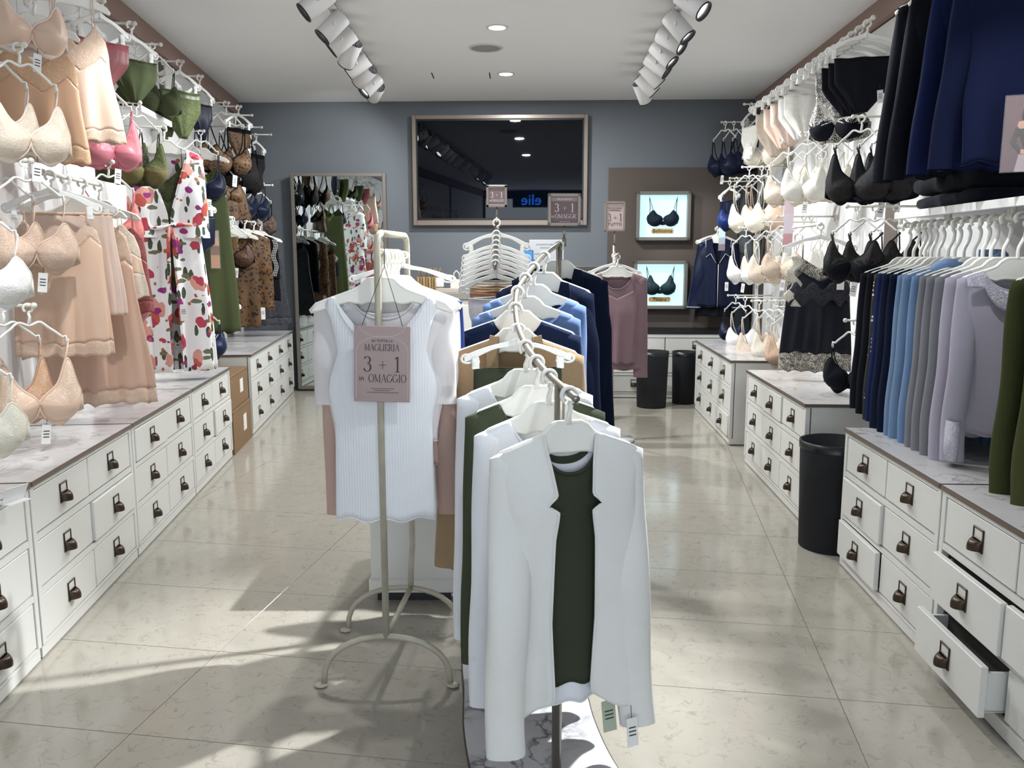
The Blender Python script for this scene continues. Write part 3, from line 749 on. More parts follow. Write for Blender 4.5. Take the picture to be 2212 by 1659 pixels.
def swing_tag_mesh(w, h):
    def f():
        mb = MB().rbox(-w/2, w/2, -0.0012, 0.0012, -h - 0.03, -0.03, 0.0008, 1)
        mb.tube([(0, 0, 0), (0, 0, -0.036)], 0.0008, 5, 1)
        for k in range(3): mb.box(-w*0.32, w*0.32, -0.0016, -0.0012, -h*0.35 - 0.03 - k*0.009, -h*0.35 - 0.030 - k*0.009 + 0.003, 1)
        return mb.mesh('price_tag', 2)
    return cached(('tag', w, h), f)
def price_tag(parent, x, y, z, rot=0.0, w=0.026, h=0.058, m=None, yaw=0.0):
    return obj('price_tag', swing_tag_mesh(w, h), [m or M_TAG, M_INK], parent, (x, y, z), (0, rot, yaw))
def held(start, label):
    """label of a hanger from what it carries, within sixteen words"""
    for st in (start, 'white hanger of the', 'hanger of the'):
        if len((st + ' ' + label).split()) <= 16: return st + ' ' + label
    return 'hanger of ' + label
# ------------------------------------------------------------------ bras
def cup_mesh(tri, R, side=1):
    """a bra cup seen from the front: round below, upper edge cut straight from the strap down to the centre,
    hollow behind; side 1 has its inner edge at -x. Slots: cup, upper cup, edging"""
    def f():
        k = R/0.062; ap = 0.058 + 0.062*tri
        key = [(-0.060, -0.008), (-0.046, 0.012), (-0.012, 0.030 + 0.022*tri), (0.012, ap), (0.026, ap - 0.002), (0.044, 0.036 + 0.012*tri), (0.064, 0.012), (0.066, -0.016), (0.050, -0.046), (0.018, -0.064), (-0.020, -0.062), (-0.048, -0.040)]
        C = catmull([(x, 0, z) for x, z in key + key[:1]], 4)[:-1]; na = len(C); nr = 9; mb = MB()
        def q(i, j):
            c = C[i % na]; r = j/nr; x0, z0 = 0.002, -0.014
            top = sst(-0.01, 0.05, c.z)
            x = x0 + (c.x - x0)*r; z = z0 + (c.z - z0)*r
            prof = (1 - r**2.3)
            y = -0.046*prof*(1 - 0.25*top*r) - 0.016*top*r**1.5
            return (side*x*k, y*k, z*k)
        def mf(i, j):
            z = -0.014 + (C[i % na].z + 0.014)*(j + .5)/nr
            return 1 if tri > 0.25 and z > 0.004 + 0.010*math.sin(i*1.7) else 0
        mb.grid(q, na, nr, True, mfn=mf)
        mb.tube([q(i, nr) for i in range(na)], 0.0026, 6, 2, closed=True)
        return mb.mesh('cup', 3)
    return cached(('cup', tri, R, side), f)
def bra(p, rz, label, m, m2=None, m3=None, tri=0.0, sl=0.075, sc=1.0, tagged=False, group=None, hanger=True, hlabel=None, spread=0.060, wide_strap=False, droop=0.0):
    """a bra hung by its straps from a small hanger; m cups, m2 upper cups, m3 band and straps"""
    m2 = m2 or m; m3 = m3 or m
    if hanger: small_hanger(p, rz, sc, hlabel or held('small white hanger holding the', label))
    t = thing('bra', label, 'bra', p, rz, group or 'bras hung on the wall pegs'); t.scale = (sc,)*3
    R = 0.068; zc = -0.100 - sl - R/0.062*(0.050 + 0.055*tri)
    for s in (-1, 1):
        o = obj('cup', cup_mesh(tri, R, s), [m, m2, m3], t, (s*spread, -0.014, zc), (0.06, 0, s*0.30), solid=0.0025)
    topz = zc + R/0.062*(0.058 + 0.062*tri) - 0.004
    sr = 0.0075 if wide_strap else 0.0048
    def straps(s):
        mb = MB()
        x1 = s*0.100
        mb.tube([(x1, -0.004, -0.108), (lerp(x1, s*(spread + 0.020), 0.5), -0.018, (topz - 0.108)/2), (s*(spread + 0.018), -0.030, topz)], sr, 6, flat=0.35, up=(0, 1, 0))
        mb.tube([(x1, 0.004, -0.104), (s*0.098, 0.022, lerp(-0.108, zc, 0.5)), (s*0.070, 0.045, zc - 0.012)], sr*0.8, 6, flat=0.35, up=(0, 1, 0))
        mb.tube([(x1, -0.004, -0.108), (x1, 0, -0.098), (x1, 0.004, -0.104)], sr, 6, flat=0.4, up=(1, 0, 0))
        return mb.mesh('strap')
    for s in (-1, 1): obj('strap', cached(('strap', s, tri, sl, spread, wide_strap), lambda: straps(s)), m3, t)
    def band():
        mb = MB()
        path = catmull([(0.122, -0.004, zc - 0.012), (0.138, 0.018, zc - 0.026), (0.112, 0.044, zc - 0.042), (0.05, 0.052, zc - 0.052), (0, 0.053, zc - 0.055), (-0.05, 0.052, zc - 0.052), (-0.112, 0.044, zc - 0.042), (-0.138, 0.018, zc - 0.026), (-0.122, -0.004, zc - 0.012)], 5)
        k = len(path); hh = lambda i: lerp(0.026, 0.016, abs(math.sin(PI*i/(k - 1))))
        mb.grid(lambda i, j: (path[i].x, path[i].y, path[i].z + hh(i)*(1 - 2*j/2)), k - 1, 2)
        under = catmull([(-0.126, -0.002, zc - 0.018), (-spread, -0.020, zc - R - 0.002), (0, -0.016, zc - 0.040), (spread, -0.020, zc - R - 0.002), (0.126, -0.002, zc - 0.018)], 6)
        k2 = len(under)
        mb.grid(lambda i, j: (under[i].x, under[i].y + 0.002*j, under[i].z + 0.010 - 0.012*j), k2 - 1, 2)
        return mb.mesh('band')
    obj('band', cached(('band', tri, sl, spread), band), m3, t, solid=0.002)
    bow = cached('bow', lambda: MB().ball((-0.006, 0, 0), 0.006, 5, sx=1.3, sy=0.5, sz=0.7).ball((0.006, 0, 0), 0.006, 5, sx=1.3, sy=0.5, sz=0.7).mesh('bow'))
    obj('bow', bow, m3, t, (0, -0.022, zc - 0.036))
    if tagged:
        price_tag(t, 0.02, -0.026, zc - 0.045, 0.12)
    return t
# ------------------------------------------------------------------ briefs on clips
def briefs_mesh(W, h, leg, seed):
    def f():
        mb = MB(); nu, nv = 30, 16
        def q(i, j):
            a = 2*PI*i/nu; v = j/nv; front = math.cos(a) > 0
            cut = max(0, (v - leg)/(1 - leg))
            hw = W*(1 - 0.10*v)*(1 - cut**(0.75 if front else 1.15)*0.80)
            d = 0.016 + 0.012*math.sin(PI*v)
            x = hw*math.sin(a); y = -d*math.cos(a)*(1 if v < 0.98 else 0.6)
            y += 0.006*math.sin(5*math.sin(a)*2 + seed + 3*v)*v + 0.004*math.sin(9*math.sin(a) + seed)
            z = -0.150 - h*v + (0.012*(1 - abs(math.sin(a))) if not front else 0)*(1 - v) - 0.006*(1 - math.sin(a)**2)*(1 - v)
            return (x, y, z)
        mb.grid(q, nu, nv, True, mfn=lambda i, j: 1 if j < 2 else 0)
        mb.tube([q(i, 0) for i in range(nu)], 0.0026, 6, 1, closed=True)
        return mb.mesh('fabric', 2)
    return cached(('briefs', W, h, leg, seed), f)
def briefs(p, rz, label, m, m2=None, W=0.105, h=0.20, leg=0.42, hw=0.115, sc=1.0, tagged=False, group='briefs hung on clips', hlabel=None, seed=0, hanger=True):
    if hanger:
        t0 = clip_hanger(p, rz, hw, hlabel or held('white clip hanger holding the', label)); t0.scale = (sc,)*3
    t = thing('briefs', label, 'briefs', p, rz, group); t.scale = (sc,)*3
    obj('fabric', briefs_mesh(W, h, leg, seed), [m, m2 or m], t, solid=0.0015)
    if tagged: price_tag(t, W*0.5, -0.022, -0.150 - h*0.5, -0.1)
    return t
# ------------------------------------------------------------------ shirts, coats, gowns: one wrap of cloth around a hanger
def wrap(zt, zh, hw, dep, gap=None, na=72, nv=30, amp=0.010, k=7, ph=0.0, drift=0.0, twist=0.0, mfn=None, nmat=1, top_amp=0.0):
    """cloth wrapped round the hanger. zt(x, front) top edge height, zh(x, front) hem height, hw(z) half width,
    dep(z) half depth, gap(z) half width of a front opening. Angle runs from front centre round the back."""
    mb = MB()
    def q(i, j):
        v = j/nv
        g = 0.0
        a = 2*PI*i/na
        # two passes because width depends on height
        front = math.cos(a) > 0
        x0 = math.sin(a)
        W0 = hw(None)
        top = zt(x0*W0, front); hem = zh(x0*hw(-9), front)
        z = lerp(top, hem, v)
        W = hw(z); D = dep(z)
        if gap:
            g = math.asin(min(0.95, gap(z)/max(W, 1e-4)))
            a = g + (2*PI - 2*g)*i/na; front = math.cos(a) > 0; x0 = math.sin(a)
            top = zt(x0*W0, front); hem = zh(x0*hw(-9), front); z = lerp(top, hem, v); W = hw(z); D = dep(z)
        A = amp*sst(0.05, 1.0, v) + top_amp
        rip = math.sin(k*a + ph + 1.3*v) + 0.5*math.sin((2*k - 3)*a + 2.1*ph + 0.7)
        x = W*math.sin(a)*(1 + 0.25*A/max(W, .02)*rip) + drift*v
        y = -D*math.copysign(abs(math.cos(a))**0.75, math.cos(a)) - A*rip*(0.8 if front else 0.6)*max(0.25, abs(math.cos(a))) + twist*math.sin(a)*v
        return (x, y, z)
    mb.grid(q, na, nv, closed=not gap, mfn=mfn)
    return mb, q
def shoulder(sw, nk, fd, bd, lift=0.004):
    """top edge: shoulder slope of the hanger, neckline dipping fd in front and bd behind within |x| < nk"""
    zn = hang_z(nk, sw) + lift
    def zt(x, front):
        ax = abs(x)
        if ax >= nk: return hang_z(ax, sw) + lift - 0.02*max(0, (ax - (sw - 0.02))/0.02)**2
        d = fd if front else bd
        return zn - d*(1 - (ax/nk)**2.4)**0.8
    return zt
def sleeve_mesh(s, sw, zs, L, r0, r1, spread, fwd, bend=0.0, kind=0):
    """a sleeve hanging straight down from the shoulder tip, its head following the shoulder slope"""
    n = 20; nn = 16; mb = MB()
    for i in range(n + 1):
        t = (i/n)**1.25; r = lerp(r0, r1, t)
        dome = lerp(0.62, 1.0, sst(0.0, 0.26, t)); rr = r*dome*(0.55 if i == 0 else 1.0)
        cx = sw + 0.007 - rr + spread*t + 0.006*bend*math.sin(5*t + s)*t
        cy = -fwd*t + 0.008*bend*math.sin(3*t*PI)
        cz = zs + (0.004 if i == 0 else -0.002) - (L - 0.002)*t
        for j in range(nn):
            a = 2*PI*j/nn; w = 1 + 0.08*math.sin(3*a + i*0.45 + s)*t; dx = rr*math.cos(a)*w
            mb.v.append((s*(cx + dx), cy + rr*0.60*math.sin(a)*w, cz - 0.38*(dx + rr)*max(0, 1 - t/0.30) + 0.38*rr*2*max(0, 1 - t/0.30)*0.5))
    for i in range(n):
        for j in range(nn):
            j2 = (j + 1) % nn; mb.f.append([i*nn + j, (i+1)*nn + j, (i+1)*nn + j2, i*nn + j2]); mb.m.append(0); mb.s.append(True)
    mb.f.append(list(range(nn))); mb.m.append(0); mb.s.append(True)
    return mb.mesh('sleeve')
def garment(p, rz, label, cat, m, name='top', sw=0.165, L=0.52, hem_w=None, nk=0.085, fd=0.09, bd=0.015, dep=0.035, sleeve=None, gap=None, zh=None, amp=0.008, k=6, ph=0.0, hwf=None, ztf=None, group=None, band=None, band_m=None, tilt=0.0, drift=0.0, twist=0.0, neck_r=0.004, seam=None, solid=0.0022, nv=30,  sleeve_m=None, open_m=None):
    """a top, coat or robe; sleeve = (length, shoulder radius, cuff radius, spread, forward)"""
    t = thing(name, label, cat, p, rz, group); t.rotation_euler = (0, tilt, rz)
    hem_w = hem_w or sw*1.12
    zt = ztf or shoulder(sw, nk, fd, bd)
    zs = hang_z(sw, sw)
    zhem = -0.10 - L
    zh_ = zh or (lambda x, f: zhem + 0.006*math.cos(9*x/hem_w))
    def hw(z):
        if z is None: return sw
        if z < -5: return hem_w
        if hwf: return hwf(z)
        return lerp(sw - 0.004, lerp(sw, hem_w, 0.45), sst(zs - 0.02, zs - 0.20, z)) if z > zs - 0.2 else lerp(lerp(sw, hem_w, 0.45), hem_w, sst(zs - 0.2, zhem, z))
    def dp(z): return lerp(0.010, dep, sst(-0.06, zs - 0.12, z))*(0.85 if sleeve else 1.0)
    mb, q = wrap(zt, zh_, hw, dp, gap, amp=amp, k=k, ph=ph, drift=drift, twist=twist, nv=nv)
    obj('body', mb, m, t, solid=solid)
    if gap:
        eb = MB()
        for col in (0, 72): eb.tube([q(col, j) for j in range(nv + 1)], solid*0.75, 6)
        obj('front_edge', eb, m, t)
    obj('hem', MB().tube([q(i, nv) for i in range(72 + (1 if gap else 0))], 0.0022, 6, closed=not gap), m, t)
    if band is not False and not gap:
        nb = MB(); na = 48; pts = []
        for i in range(na):
            a = 2*PI*i/na; x = nk*math.sin(a); f = math.cos(a) > 0
            D = dp(zt(x, f)); pts.append((x, -(D*0.95 + 0.004)*math.copysign(abs(math.cos(a))**0.6, math.cos(a)), zt(x*0.999, f) - 0.002))
        nb.tube(pts, neck_r, 6, closed=True)
        obj('neckband', nb, band_m or m, t)
    if sleeve:
        Ls, r0, r1, spr, fwd = sleeve
        for s in (-1, 1): obj('sleeve', sleeve_mesh(s, sw, zs, Ls, r0, r1, spr, fwd if not isinstance(fwd, tuple) else fwd[(s + 1)//2], 1.0), sleeve_m or m, t)
    t['_q'] = 0
    del t['_q']
    return t
# ------------------------------------------------------------------ slips and nightgowns on shoulder straps
def slip(p, rz, label, m, m_lace, name='slip_dress', cat='slip dress', top=0.125, bust=0.15, hem=0.19, L=0.62, strap_x=0.085, strap=0.10, vdepth=0.06, lace_top=True, lace_hem=0.05, amp=0.012, k=8, ph=0.0, dep=0.03, group=None, lean=0.0, strap_m=None, hem_scallop=0.011, bust_h=0.11):
    t = thing(name, label, cat, p, rz, group); t.rotation_euler = (0, lean, rz)
    zs = hang_z(strap_x, 0.2) - 0.004
    zp = zs - strap               # height of the peaks where the straps meet the cloth
    zhem = zp - L
    def zt(x, f):
        ax = abs(x)
        if f:
            return zp - vdepth*(1 - min(1, ax/strap_x))**0.9 if ax < strap_x else zp - (ax - strap_x)*1.6
        return zp - 0.075 - 0.02*(1 - (ax/top)**2 if ax < top else 0)
    def hw(z):
        if z is None: return top
        if z < -5: return hem
        return lerp(top, bust, sst(zp, zp - 0.12, z)) if z > zp - 0.12 else lerp(bust, hem, sst(zp - 0.12, zhem, z))
    def dp(z): return lerp(0.014, dep, sst(zp, zp - 0.16, z))
    nv = 34
    zh = lambda x, f: zhem + hem_scallop*abs(math.sin(48*x))
    jl = int(nv*(1 - lace_hem/L))
    jt = int(nv*bust_h/L) + 1
    mb, q = wrap(zt, zh, hw, dp, amp=amp, k=k, ph=ph, nv=nv)
    mb.m = [1 if (lace_hem and (idx//72) >= jl) or (lace_top and (idx//72) < jt and math.cos(2*PI*((idx % 72) + .5)/72) > -0.1) else 0 for idx in range(len(mb.f))]
    # split into cloth body and lace trims as parts
    fb, hb, tb = MB(), MB(), MB()
    for part_, test in ((fb, lambda r, mi: mi == 0), (hb, lambda r, mi: mi == 1 and r >= jl), (tb, lambda r, mi: mi == 1 and r < jl)):
        use = [i for i in range(len(mb.f)) if test(i//72, mb.m[i])]
        idx = {}
        for i in use:
            for vi in mb.f[i]: idx.setdefault(vi, len(idx))
        part_.v = [mb.v[vi] for vi in idx]; part_.f = [[idx[vi] for vi in mb.f[i]] for i in use]; part_.m = [0]*len(use); part_.s = [True]*len(use)
    obj('body', fb, m, t, solid=0.0015)
    if hb.f: obj('lace_hem', hb, m_lace, t, solid=0.0012)
    if tb.f: obj('lace_trim', tb, m_lace, t, solid=0.0012)
    for s in (-1, 1):
        sb = MB()
        sb.tube([(s*strap_x, 0.006, zs + 0.004), (s*strap_x, 0, zs + 0.008), (s*strap_x, -0.010, zs), (s*strap_x, -0.016, zp - 0.004)], 0.0035, 6, flat=0.4, up=(0, 1, 0))
        sb.tube([(s*strap_x, 0.006, zs + 0.002), (s*strap_x, 0.014, zp - 0.085)], 0.003, 6, flat=0.4, up=(0, 1, 0))
        obj('strap', sb, strap_m or m, t)
    return t
# ------------------------------------------------------------------ wall pegs
PEG_R = 0.0055
def peg(side, px, py, label, L=0.32):
    p0, u, n = WALLS[side]
    tip = at(side, px, py, L); rz = RZ_L if side == 'L' else RZ_R
    t = thing('display_peg', label, 'peg', tip - n*(L - 0.016), rz, 'white pegs on the wall panels')
    def rod():
        return MB().tube([(0, 0, 0), (0, -(L - 0.016), 0)], PEG_R, 10).mesh('rod')
    obj('rod', cached(('rod', L), rod), M_PEG, t)
    obj('knob', cached('knob', lambda: MB().ball((0, 0, 0), 0.0105, 8).mesh('knob')), M_PEG, t, (0, -(L - 0.016), 0))
    obj('wall_plate', cached('plate', lambda: MB().rbox(-0.018, 0.018, -0.005, 0, -0.03, 0.03, 0.002, 1).mesh('wall_plate')), M_PEG, t)
    base = tip - n*L
    return lambda off: base + n*off + Vector((0, 0, -0.0085))
def arm_rail(a, b, label, brackets=((0.05, 0.05), (0.95, 0.05)), group=None, r=0.008, knob=True):
    """a straight hanging rail from a to b with short stems back to the wall"""
    a, b = Vector(a), Vector(b); d = b - a
    t = thing('hanging_rail', label, 'rail', a, 0, group)
    obj('bar', MB().tube([(0, 0, 0), d], r, 12), M_PEG, t)
    if knob: obj('knob', MB().ball((0, 0, 0), r*1.5, 8), M_PEG, t)
    return t, (lambda f: a + d*f + Vector((0, 0, -0.0075)))
# ------------------------------------------------------------------ fabrics of the floor racks
F_WHITE = fabric('e4e6ea'); F_BLAZER = fabric('e2e1dd', bump=0.35); F_OLIVE = fabric('3a3f31'); F_OLIVE2 = fabric('434938')
F_TAN = fabric('988063', key='wool', bump=0.6, bscale=300); F_NAVY = fabric('182440'); F_NAVYCOAT = fabric('10192f', key='wool', bump=0.5, bscale=300)
F_BLUE = fabric('6079a4'); F_MAUVE = fabric('7c656b'); F_PINKKNIT = fabric('b99c92', key='knit', bump=0.6, bscale=260)
F_NAVYBLUE = fabric('1c2d63'); F_CREAM = fabric('e6dfcf')
def rib(c, name, scale=420.0):
    m = mat(name, c, 0.85, 0, 0.25, sheen=0.2); nt, b, N, Lk = nodes(m)
    tc = N('ShaderNodeTexCoord'); w = N('ShaderNodeTexWave'); w.bands_direction = 'X'; w.inputs['Scale'].default_value = scale/10
    Lk(tc.outputs['Object'], w.inputs['Vector'])
    bp = N('ShaderNodeBump'); bp.inputs['Strength'].default_value = 0.35; bp.inputs['Distance'].default_value = 0.002
    Lk(w.outputs['Fac'], bp.inputs['Height']); Lk(bp.outputs[0], b.inputs['Normal'])
    return m
F_RIBWHITE = rib('e2e4e8', 'ribbed_white_jersey')
F_SHEER = mat('sheer_white_jersey', 'e6e2e2', 0.85, 0, 0.2, alpha=0.78)
# ------------------------------------------------------------------ curved rack: marble base, two posts, rail rising to the back
RINGS = [(1229, 848, 1.72), (1186, 810, 1.84), (1159, 779, 1.96), (1136, 746, 2.08), (1119, 705, 2.22), (1114, 663, 2.36), (1118, 627, 2.52), (1135, 599, 2.66), (1153, 575, 2.80), (1176, 551, 2.97), (1208, 527, 3.16)]
RP = [at_y(x, y, Y) for x, y, Y in RINGS]
near = RP[0] + (RP[0] - RP[1])*0.35; far = RP[-1] + (RP[-1] - RP[-2])*0.35
rail = catmull([near] + RP + [far], 6)
rack = thing('curved_clothes_rack', 'brushed steel curved clothes rack standing on a veined marble base', 'clothes rack', (RP[5].x, RP[5].y, 0))
org = Vector((RP[5].x, RP[5].y, 0))
obj('rail', MB().tube([p - org for p in rail], 0.0078, 12), M_STEEL, rack)
def slab_outline(path, w, grow=0.0):
    L, R = [], []
    for i, p in enumerate(path):
        t = (path[min(i+1, len(path)-1)] - path[max(i-1, 0)]); t.z = 0; t.normalize(); n = Vector((-t.y, t.x, 0))
        L.append(p + n*(w/2)); R.append(p - n*(w/2))
    def cap(c, d, n):
        return [c + n*(w/2*math.cos(a)) + d*(w/2*math.sin(a)) for a in [PI*k/10 for k in range(1, 10)]]
    t1 = (path[-1] - path[-2]); t1.z = 0; t1.normalize(); t0 = (path[0] - path[1]); t0.z = 0; t0.normalize()
    return L + cap(path[-1], t1, Vector((-t1.y, t1.x, 0))) + R[::-1] + cap(path[0], t0, Vector((-t0.y, t0.x, 0)))
bp = catmull([Vector((0.13, 1.60, 0)), Vector((0.075, 1.78, 0)), Vector((0.045, 1.97, 0)), Vector((0.035, 2.15, 0)), Vector((0.015, 2.45, 0)), Vector((0.05, 2.8, 0)), Vector((0.17, 3.16, 0))], 5)
out = [(p.x - org.x, p.y - org.y) for p in slab_outline(bp, 0.335)]
def flat_slab(outline, z0, z1):
    n = len(outline); mb = MB()
    v = [(x, y, z0) for x, y in outline] + [(x, y, z1) for x, y in outline]
    mb.add(v, [tuple(range(n))[::-1], tuple(range(n, 2*n))] + [(i, (i+1) % n, (i+1) % n + n, i + n) for i in range(n)], 0, False)
    return mb
obj('base', flat_slab(out, 0.001, 0.024), M_BASEMARBLE, rack)
mb = MB(); mb.tube([(x, y, 0.0165) for x, y in out], 0.0085, 8, flat=0.35, closed=True)
obj('edge_band', mb, mat('dark_metal_edge', '4b4540', 0.4, 0.6), rack)
i0, i1 = RP[0] + (RP[1] - RP[0])*0.45, RP[-1]
for q in (i0, i1): obj('post', MB().tube([Vector((q.x, q.y, 0.02)) - org, Vector((q.x, q.y, q.z)) - org], 0.0115, 12), M_STEEL, rack)
RRZ = []
for i in range(11):
    t = RP[min(i+1, 10)] - RP[max(i-1, 0)]; RRZ.append(facing(-Vector((t.x, t.y, 0)).normalized()))
HW = 0.150
def hang_on_rack(i, label): return RP[i] + Vector((0, 0, -0.0055)), RRZ[i]
# 1 white blazer over an olive top and a white slip
p, rz = hang_on_rack(0, '')
wide_hanger(p, rz, HW, 'wide white hanger carrying the white blazer at the rail end')
zs = hang_z(HW, HW)
def bgap(z):
    return pw([(-0.75, 0.075), (-0.60, 0.047), (-0.45, 0.052), (-0.28, 0.046), (-0.245, 0.040), (-0.228, 0.038), (-0.210, 0.062), (-0.196, 0.040), (-0.14, 0.048), (-0.08, 0.060)], z)
def bhem(x, f):
    base = -0.690
    if f and abs(x) < 0.12: base += 0.06*(1 - abs(x)/0.12)**1.5
    return base + 0.012*math.cos(14*x)
bz = garment(p, rz, 'off-white open blazer at the front end of the curved rack', 'blazer', F_BLAZER, 'blazer', sw=0.166, nk=0.06, fd=0.0, bd=0.02, dep=0.062, hwf=lambda z: pw([(-0.75, 0.182), (-0.45, 0.162), (-0.30, 0.152), (-0.20, 0.152), (-0.12, 0.164)], z), sleeve=(0.62, 0.050, 0.042, 0.030, (0.070, 0.035)), nv=120, gap=bgap, zh=bhem, amp=0.021, k=6, ph=0.9, hem_w=0.185, L=0.63, solid=0.004)
price_tag(bz, 0.125, -0.07, -0.68, -0.08, 0.026, 0.068)
ot = garment(p + Vector((0, 0, -0.002)), rz, 'dark olive top worn inside the white blazer', 'top', F_OLIVE, 'top', sw=0.098, nk=0.070, fd=0.075, bd=0.05, dep=0.022, amp=0.004, k=4, L=0.53, hem_w=0.105, neck_r=0.004)
wt = garment(p + Vector((0, 0, -0.004)), rz, 'white undertop hem showing below the olive top', 'undertop', F_WHITE, 'undertop', sw=0.090, nk=0.075, fd=0.13, bd=0.06, dep=0.016, amp=0.006, k=5, L=0.575, hem_w=0.100, band=False)
price_tag(wt, 0.085, -0.03, -0.650, -0.1, 0.032, 0.075, mat('sage_card', 'a9b4a0', 0.6))
for i, (label, m, sw, L, sl, tw) in {
    1: ('white crew-neck long-sleeve top just behind the white blazer', F_WHITE, 0.165, 0.53, (0.62, 0.052, 0.040, 0.022, 0.03), 0.02),
    2: ('dark olive long-sleeve top between two white tops', F_OLIVE2, 0.165, 0.55, (0.60, 0.052, 0.040, 0.020, 0.03), 0.01),
    3: ('white scoop-neck long-sleeve top behind the olive one', F_WHITE, 0.168, 0.55, (0.62, 0.052, 0.042, 0.018, 0.03), 0.01)}.items():
    p, rz = hang_on_rack(i, label)
    wide_hanger(p, rz, HW, 'wide white hanger under the ' + ' '.join(label.split()[:5]))
    garment(p, rz, label, 'top', m, 'long_sleeve_top', sw=sw, nk=0.092, fd=0.075 if i != 3 else 0.10, bd=0.02, dep=0.032, sleeve=sl, amp=0.008, k=5 + i, ph=i*1.3, L=L, twist=tw)
# 5 olive trousers on a clip hanger
p, rz = hang_on_rack(4, '')
clip_hanger(p, rz, 0.142, 'white clip hanger holding the olive skirt on the curved rack').scale = (1, 1, 0.72)
sk = thing('skirt', 'dark olive skirt clipped to a hanger in front of the tan coat', 'skirt', p + Vector((0, 0, 0.042)), rz)
mb, _ = wrap(lambda x, f: -0.142 - 0.008*math.cos(6*x), lambda x, f: -0.62, lambda z: 0.118 if z is None else (0.14 if z < -5 else lerp(0.118, 0.14, sst(-0.14, -0.6, z))), lambda z: 0.018, amp=0.010, k=6)
obj('body', mb, F_OLIVE, sk, solid=0.002)
# 6 tan coat, 7 navy top, 8-9 blue tops, 10-11 navy coats
p, rz = hang_on_rack(5, '')
wide_hanger(p, rz, 0.182, 'wide white hanger carrying the tan coat')
tc_ = garment(p, rz, 'tan wool open coat hanging in the middle of the curved rack', 'coat', F_TAN, 'coat', sw=0.188, nk=0.055, fd=0.0, bd=0.02, dep=0.045, sleeve=(0.62, 0.060, 0.044, 0.045, 0.02), gap=lambda z: pw([(-0.8, 0.07), (-0.3, 0.058), (-0.08, 0.050)], z), amp=0.012, k=6, ph=2.0, L=0.66, hem_w=0.19, solid=0.005)
for s in (-1, 1): obj('lapel', MB().prism([(s*x, z) for x, z in [(0.050, -0.075), (0.056, -0.20), (0.060, -0.36), (0.084, -0.24), (0.082, -0.12), (0.072, -0.07)]], -0.048, -0.042), F_TAN, tc_)
p, rz = hang_on_rack(6, '')
wide_hanger(p, rz, 0.18, 'wide white hanger carrying the dark navy top')
garment(p, rz, 'dark navy long-sleeve top behind the tan coat', 'top', F_NAVY, 'long_sleeve_top', sw=0.185, nk=0.075, fd=0.05, bd=0.02, dep=0.034, sleeve=(0.58, 0.054, 0.042, 0.03, 0.0), amp=0.009, k=6, ph=.4, L=0.58)
for i, lab, pl in ((7, 'sky blue top nearer the dark navy top', 0.0), (8, 'sky blue top nearer the navy coats', 1.0)):
    p, rz = hang_on_rack(i, lab)
    wide_hanger(p, rz, 0.160, 'wide white hanger carrying the ' + lab)
    garment(p, rz, lab, 'top', F_BLUE, 'long_sleeve_top', sw=0.170, nk=0.118, fd=0.06, bd=0.05, dep=0.034, sleeve=(0.55, 0.050, 0.042, 0.012, 0.0), amp=0.009, k=7, ph=pl, L=0.54)
for i, lab, swc in ((9, 'navy wool coat in front of another navy coat', 0.172), (10, 'navy wool coat at the far end of the curved rack', 0.180)):
    p, rz = hang_on_rack(i, lab)
    wide_hanger(p, rz, 0.172, 'wide white hanger carrying the ' + ' '.join(lab.split()[:8]))
    c = garment(p, rz, lab, 'coat', F_NAVYCOAT, 'coat', sw=swc, nk=0.075, fd=0.0, bd=0.02, dep=0.05, sleeve=(0.68, 0.062, 0.052, 0.035, 0.0), gap=lambda z: pw([(-1.1, 0.05), (-0.3, 0.03), (-0.08, 0.07)], z), amp=0.014, k=6, ph=i, L=0.86, hem_w=0.23, solid=0.005)
    for s in (-1, 1): obj('lapel', MB().prism([(s*x, z) for x, z in [(0.072, -0.085), (0.045, -0.20), (0.032, -0.34), (0.09, -0.25), (0.108, -0.13), (0.10, -0.09)]], -0.056, -0.049), F_NAVYCOAT, c)
# ------------------------------------------------------------------ framed rack signs
M_SIGNF = mat('sign_frame', '8a7f75', 0.4, 0.5)
M_SIGNP = mat('sign_rose_paper', '7c6566', 0.6); M_SIGNL = mat('sign_pale_paper', 'b9a5a2', 0.6); M_SIGNB = mat('sign_band', 'a68f8d', 0.6)
def framed_sign(p, rz, w, h, label, paper, stem, name='promotion_sign'):
    t = thing(name, label, 'sign', p, rz, 'promotion signs'); fr = 0.013
    mb = MB(); mb.rbox(-w/2, -w/2 + fr, -0.010, 0.010, 0, h, 0.002, 2); mb.rbox(w/2 - fr, w/2, -0.010, 0.010, 0, h, 0.002, 2); mb.rbox(-w/2, w/2, -0.010, 0.010, 0, fr, 0.002, 2); mb.rbox(-w/2, w/2, -0.010, 0.010, h - fr, h, 0.002, 2)
    obj('frame', mb, M_SIGNF, t)
    obj('paper', MB().box(-w/2 + fr - 0.002, w/2 - fr + 0.002, -0.004, 0.004, fr - 0.002, h - fr + 0.002), paper, t)
    obj('stem', MB().tube([(0, 0, 0), (0, 0, -stem)], 0.005, 10).tube([(0, 0, -stem), (0, 0, -stem - 0.03)], 0.009, 10), M_STEEL, t)
    return t
a_, b_ = at_y(1183, 488, 3.16), at_y(1255, 418, 3.16); w, h = b_.x - a_.x, b_.z - a_.z
t = framed_sign(((a_.x + b_.x)/2, 3.16, a_.z), 0.02, w, h, 'dark rose 3 + 1 sign on the far post of the curved rack', M_SIGNP, a_.z - RP[-1].z - 0.02)
obj('top_band', MB().box(-w/2 + 0.013, w/2 - 0.013, -0.0048, -0.004, h*0.76, h - 0.014), M_SIGNB, t)
